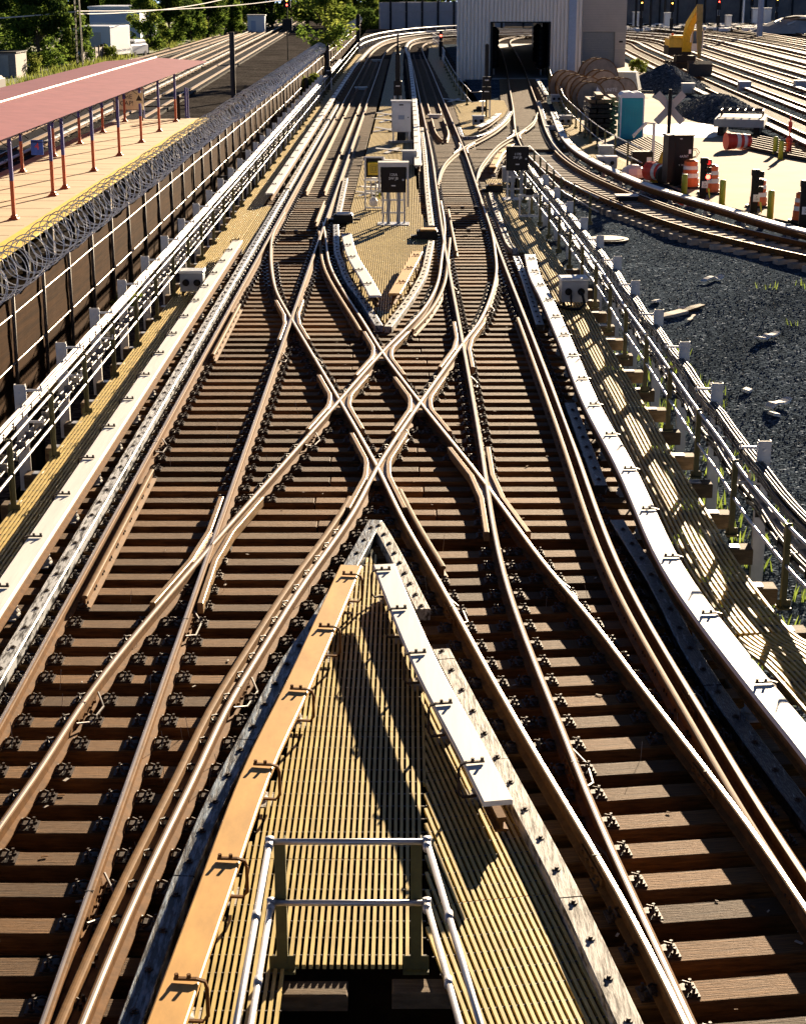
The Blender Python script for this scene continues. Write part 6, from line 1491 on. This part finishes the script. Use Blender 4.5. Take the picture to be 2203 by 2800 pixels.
t = thing('fire_hydrant', 'red fire hydrant with a tall marker by two bollards', 'hydrant', (17.5, 77.6, -.1)); mb = MB(); mb.lathe((0, 0, 0), [(.2, 0), (.2, .06), (.13, .08), (.13, .6), (.17, .64), (.15, .76), (.06, .86)], 12); mb.build('barrel', ['barrelr'], t, loc=(0, 0, 0)); mb = MB(); mb.cyl((0, 0, .48), .06, .5, 10, axis='X'); mb.build('outlet', ['tanboard'], t, loc=(0, 0, 0)); mb = MB(); mb.tube([(0, 0, .8), (0, 0, 1.75)], .04, 6); mb.tube([(0, 0, 1.15), (0, 0, 1.5)], .09, 8); mb.build('marker', ['barrelr'], t, loc=(0, 0, 0))
# clutter by the cabinet
t = thing('barrier_board', 'yellow barrier board leaning beside the black cabinet', 'barrier', (10.02, 66.6, -.1)); mb = MB(); mb.box((0, 0, .55), (.3, .06, 1.25), ry=R(20)); mb.build('board', ['yel'], t, loc=(0, 0, 0)); mb = MB(); mb.box((.1, .2, .35), (.5, .3, .7)); mb.build('stand', ['yel'], t, loc=(0, 0, 0))
mb = MB(); mb.cyl((0, 0, .33), .33, .22, 18, axis='Y'); mb.cyl((0, 0, .33), .18, .25, 12, axis='Y'); o = mb.build('old_tyre', ['rubber']); o.location = (10.12, 66.0, -.1); o.rotation_euler = (0, 0, .3); tag(o, 'black tyre standing at the left side of the black cabinet', 'tyre')
mb = MB()
mb.lathe((0, 0, 0), [(.5, 0), (.55, .12), (.42, .35), (.2, .48), (.05, .5)], 9); o = mb.build('white_sack', ['tarp']); o.location = (9.25, 68.4, -.1); tag(o, 'crumpled white sack beside the fallen red barrel', 'sack')
t = thing('work_lamp', 'grey pole with drooping lamp arm behind the fallen red barrel', 'lamp', (10.35, 70.8, -.1)); mb = MB(); mb.tube([(0, 0, 0), (0, 0, 1.95)], .06, 8); mb.build('pole', ['galv'], t, loc=(0, 0, 0)); mb = MB(); mb.tube([(0, 0, 1.9), (-.35, -.05, 1.95), (-.85, -.1, 1.35)], .03, 6); mb.box((-.6, -.08, 1.68), (.75, .2, .1), ry=-R(45)); mb.build('lamp_arm', ['wpaint'], t, loc=(0, 0, 0))
t = thing('equipment_box', 'small dark equipment box with pale label at the end of the yard railing', 'equipment box', (9.85, 70.5, -.1)); mb = MB(); mb.box((0, 0, .45), (.85, .5, .75), bev=.02); mb.build('body', ['brownblack'], t, loc=(0, 0, 0)); mb = MB(); mb.box((.28, -.255, .5), (.2, .01, .2)); mb.build('label_plate', ['inkw'], t, loc=(0, 0, 0))
t = thing('track_box', 'flat white lidded box between the rails of the yard curve', 'track box', (*U(1327, 424, 0), 0)); mb = MB(); mb.box((0, 0, .07), (.75, .5, .16)); mb.build('body', ['black'], t, loc=(0, 0, 0)); mb = MB(); mb.box((0, 0, .17), (.82, .56, .04), bev=.01); mb.build('lid', ['white'], t, loc=(0, 0, 0))
mb = MB(); mb.sweep(cut(SHB, 55, 61.5) if False else cr([U(1380, 398, .1), U(1420, 412, .1), U(1447, 424, .1)], 1), [(-.03, -.1), (-.03, .16), (.03, .16), (.03, -.1)]); tag(mb.build('red_board', ['barrelr']), 'red board leaning under the curved white cover board', 'board')
# litter on the slope
x, y = U(1353, 666, -1.0)
for (u1, v1, u2, v2, w, lab, m) in ((1353, 668, 1450, 645, .3, 'long grey driftwood plank lying on the gravel slope', 'pierced'), (1425, 652, 1489, 634, .22, 'darker broken plank end on the gravel slope', 'plank'), (1460, 662, 1472, 650, .1, 'short stick on the gravel slope beside the planks', 'pierced'), (1487, 594, 1530, 584, .2, 'crumpled pale paper strip high on the slope', 'paper'), (1605, 710, 1648, 694, .2, 'crumpled pale paper strip in the middle of the slope', 'paper'), (1628, 868, 1672, 853, .2, 'crumpled pale paper strip low on the slope at right', 'paper')):
    zz = -.75 if v1 > 600 else -.4
    a, b = U(u1, v1, zz), U(u2, v2, zz); za, zb = zslope(*a), zslope(*b)
    a, b = U(u1, v1, za + .05), U(u2, v2, zb + .05)
    n = 6; mb = MB(); pts = [(a[0] + (b[0] - a[0]) * k / n, a[1] + (b[1] - a[1]) * k / n, zslope(a[0] + (b[0] - a[0]) * k / n, a[1] + (b[1] - a[1]) * k / n) + .05 + (random.uniform(0, .08) if m == 'paper' else 0)) for k in range(n + 1)]
    mb.tube(pts, w / 2, 4, sq=.25, rr=[w / 2 * random.uniform(.6, 1.1) for _ in pts]); tag(mb.build('wooden_plank' if 'plank' in lab or 'stick' in lab else 'paper_scrap', [m]), lab, 'plank' if m != 'paper' else 'litter')
for k, (u, v, lab) in enumerate(((1512, 812, 'flat pale block on the right gravel slope'), (1583, 823, 'small white scrap low on the slope'), (1640, 880, 'tiny white scrap below the lowest paper strip'), (1445, 640, 'white scrap near the driftwood plank'), (1390, 630, 'white crumpled scrap by the slope top'), (1640, 1040, 'pale flat stone in the grass at the right edge'))):
    x, y = U(u, v, -1.0); x, y = U(u, v, zslope(x, y)); mb = MB(); mb.box((x, y, zslope(x, y) + .05), (.22, .16, .06), rz=k, rx=.2, bev=.01); tag(mb.build('litter_scrap', ['paper']), lab, 'litter')
mb = MB(); x, y = U(1288, 533, -.5); mb.cyl((x, y, zslope(x, y) + .04), .62, .06, 20); mb.cyl((x, y, zslope(x, y) + .08), .5, .03, 20); tag(mb.build('manhole_cover', ['darkrust']), 'round rusty plate lying on the gravel beyond the right railing', 'manhole cover')
for (x, y, lab) in ((-12.2, 142, 'small heap of scrap on the dark gravel left of the fence'), (-11.6, 152, 'white rubbish scattered on the dark gravel'), (-11.8, 126, 'scraps of debris on the gravel behind the coil')):
    mb = MB()
    for _ in range(9): mb.box((random.uniform(-1.2, 1.2), random.uniform(-3, 3), .15), (random.uniform(.1, .5), random.uniform(.1, .5), random.uniform(.1, .3)), rz=random.uniform(0, 3), rx=random.uniform(-.4, .4), mi=random.choice((0, 1, 1)))
    o = mb.build('debris', ['paper', 'black']); o.location = (x, y, -1.5); tag(o, lab, 'debris', kind='stuff')
# ================================================================== FAR RIGHT AND FAR CENTRE
def wall(pts, z0, h, label, name='retaining_wall', m='wall', step=5.5, cols='black'):
    t = thing(name, label, 'wall', (pts[0][0], pts[0][1], z0)); mb = MB(); p = cr(pts, 2)
    mb.sweep(p, [(-.25, 0), (-.25, h), (.25, h), (.25, 0)], z=z0); mb.build('wall_face', [m], t)
    for (x, y, a) in along(p, step, 1):
        mb = MB(); mb.box((x, y - .35, z0 + h / 2), (.35, .35, h + .4)); mb.build('pilaster', [cols], t)
    mb = MB(); mb.sweep(offs(p, .3), [(-.1, 0), (-.1, .12), (.1, .12), (.1, 0)], z=z0 + h * .62); mb.build('cable_tray', ['conc2'], t)
wall([(18, 318), (40, 330), (62, 348), (84, 352), (110, 340)], 0, 8, 'long dark wall with columns behind the yard at top right')
wall([(-4, 300), (6, 306), (18, 312)], 0, 4.4, 'dark green viaduct wall behind the far track bend', 'viaduct_wall', 'block', 3.2)
t = thing('parked_train', 'silver train roof showing above the viaduct wall', 'train', (6, 316, 0)); mb = MB(); mb.box((0, 0, 3.0), (14, 2.8, 2.6), bev=.4); mb.build('body', ['galv'], t, loc=(0, 0, 0)); mb = MB()
for k in range(7): mb.box((-6 + 2 * k, -1.42, 3.4), (1.1, .06, .7))
mb.build('windows', ['glass'], t, loc=(0, 0, 0)); mb = MB(); mb.box((0, 0, .85), (13, 2.2, 1.7)); mb.build('undercarriage', ['black'], t, loc=(0, 0, 0))
D = lambda a, b: (1279.3 + a * .25104, b * .25104)
for i, (a, b, h, w, lab) in enumerate(((265, 235, 5.0, 1.1, 'white relay cabinet at the far yard edge, leftmost'), (530, 235, 4.6, 1.1, 'white relay cabinet left of the excavator arm'), (1045, 245, 4.0, 1.0, 'grey relay cabinet right of the excavator arm'), (1275, 215, 4.4, 1.4, 'tall white relay cabinet left of the pale pole'), (1370, 210, 4.4, 1.5, 'tall white relay cabinet right of the pale pole'), (1090, 190, 3.2, 1.6, 'low pale cabinet near the far wall'))):
    x, y = U(*D(a, b), 0); hh = {0: 2.6, 1: 2.5, 2: 2.2, 3: 3.0, 4: 3.0, 5: 1.8}[i]
    t = thing('relay_cabinet', lab, 'cabinet', (x, y, 0)); mb = MB(); mb.box((0, 0, hh / 2), (w, 1, hh), bev=.04); mb.build('body', ['wpaint'], t, loc=(0, 0, 0)); mb = MB(); mb.box((0, 0, hh + .06), (w * 1.12, 1.15, .12)); mb.build('roof', ['white'], t, loc=(0, 0, 0)); mb = MB(); mb.box((0, -.52, hh * .5), (w * .8, .03, hh * .8)); mb.build('door', ['boxlid'], t, loc=(0, 0, 0))
for i, (a, b, lab, lamp) in enumerate(((310, 285, 'dark yard signal beside the far curve, leftmost', 'litamber'), (565, 295, 'dark yard signal left of the excavator arm', 'litamber'), (960, 260, 'dark yard signal right of the excavator arm', 'litred'), (1240, 195, 'dark yard signal left of the tall white cabinet', 'litamber'), (1450, 215, 'dark yard signal by the pale rubble at right', 'litamber'), (630, 180, 'far signal against the wall left of the excavator', 'litamber'))):
    x, y = U(*D(a, b), 0); h = 2.2 + (i * 37 % 5) * .35
    signal(x, y, 0, lab, [('post', 4.6), ('head', 4.2, 1.7, .6), ('lamp', 4.6, lamp), ('head', 1.6, 1.6, .5)], post=.11)
x, y = U(*D(1310, 310), 0); pole(x, y, 0, 14, .42, 'thick pale steel pole standing between the far yard tracks', 'cladblue')
for i, (a, b) in enumerate(((960, 150), (1170, 160), (845, 150), (510, 170), (390, 180), (265, 190))):
    x, y = U(*D(a, b + 60), 0); pole(x, y, 0, 9, .22, 'dark post before the far wall, %s from the right' % nth(i + 1) if i > 1 else ('pale post before the far wall, left of two' if i == 0 else 'pale post before the far wall, right of two'), 'galv' if i < 2 else 'black')
# pale rubble and pipes heaped at the right edge
t = thing('pipe_heap', 'heap of pale pipes and rubble at the far right edge', 'heap', (*U(*D(1640, 280), 0), 0))
x, y = U(*D(1640, 280), 0)
for k in range(26):
    mb = MB(); z = .25 + .28 * (k % 8); a = random.uniform(-.25, .25); cx = random.uniform(-5, 7); mb.tube([(cx, -2 + random.uniform(0, 5), z), (cx + 2, random.uniform(-1, 4), z + random.uniform(.0, .5)), (cx + 5, random.uniform(-1, 4), z + random.uniform(-.3, .3))], .16, 6); mb.build('pipe', ['wpaint' if k % 3 else 'plank'], t, loc=(0, 0, 0))
mb = MB()
mb.lathe((1, 4, 0), [(8, 0), (6, 1.0), (3, 2.2), (1, 2.6)], 14); mb.build('rubble', ['conc2'], t, loc=(0, 0, 0))
mb = MB()
for _ in range(260):
    a, b = random.uniform(20, 1600), random.uniform(215, 262); x, y = U(*D(a, b), 0); mb.box((x, y, .2), (random.uniform(.3, 1.6), random.uniform(.3, 1.6), random.uniform(.2, .7)), rz=random.uniform(0, 3), mi=random.choice((0, 0, 1)))
tag(mb.build('far_yard_clutter', ['tarp', 'black']), 'bright clutter strewn along the far edge of the yard', 'debris', kind='stuff')
t = thing('sawhorse', 'small timber trestle leaning at the shed corner', 'trestle', (14.7, 137, -.07)); 
for a in (-.4, .4): mb = MB(); mb.tube([(a, -.4, 0), (a, 0, 1.5), (a, .4, 0)], .05, 4); mb.build('leg_frame', ['plank'], t, loc=(0, 0, 0))
mb = MB(); mb.tube([(-.6, 0, 1.5), (.6, 0, 1.5)], .06, 4); mb.tube([(-.5, -.2, .75), (.5, -.2, .75)], .04, 4); mb.build('beam', ['plank'], t, loc=(0, 0, 0))
SC.cycles.max_bounces = 6; SC.cycles.diffuse_bounces = 3; SC.cycles.glossy_bounces = 2; SC.cycles.transmission_bounces = 2
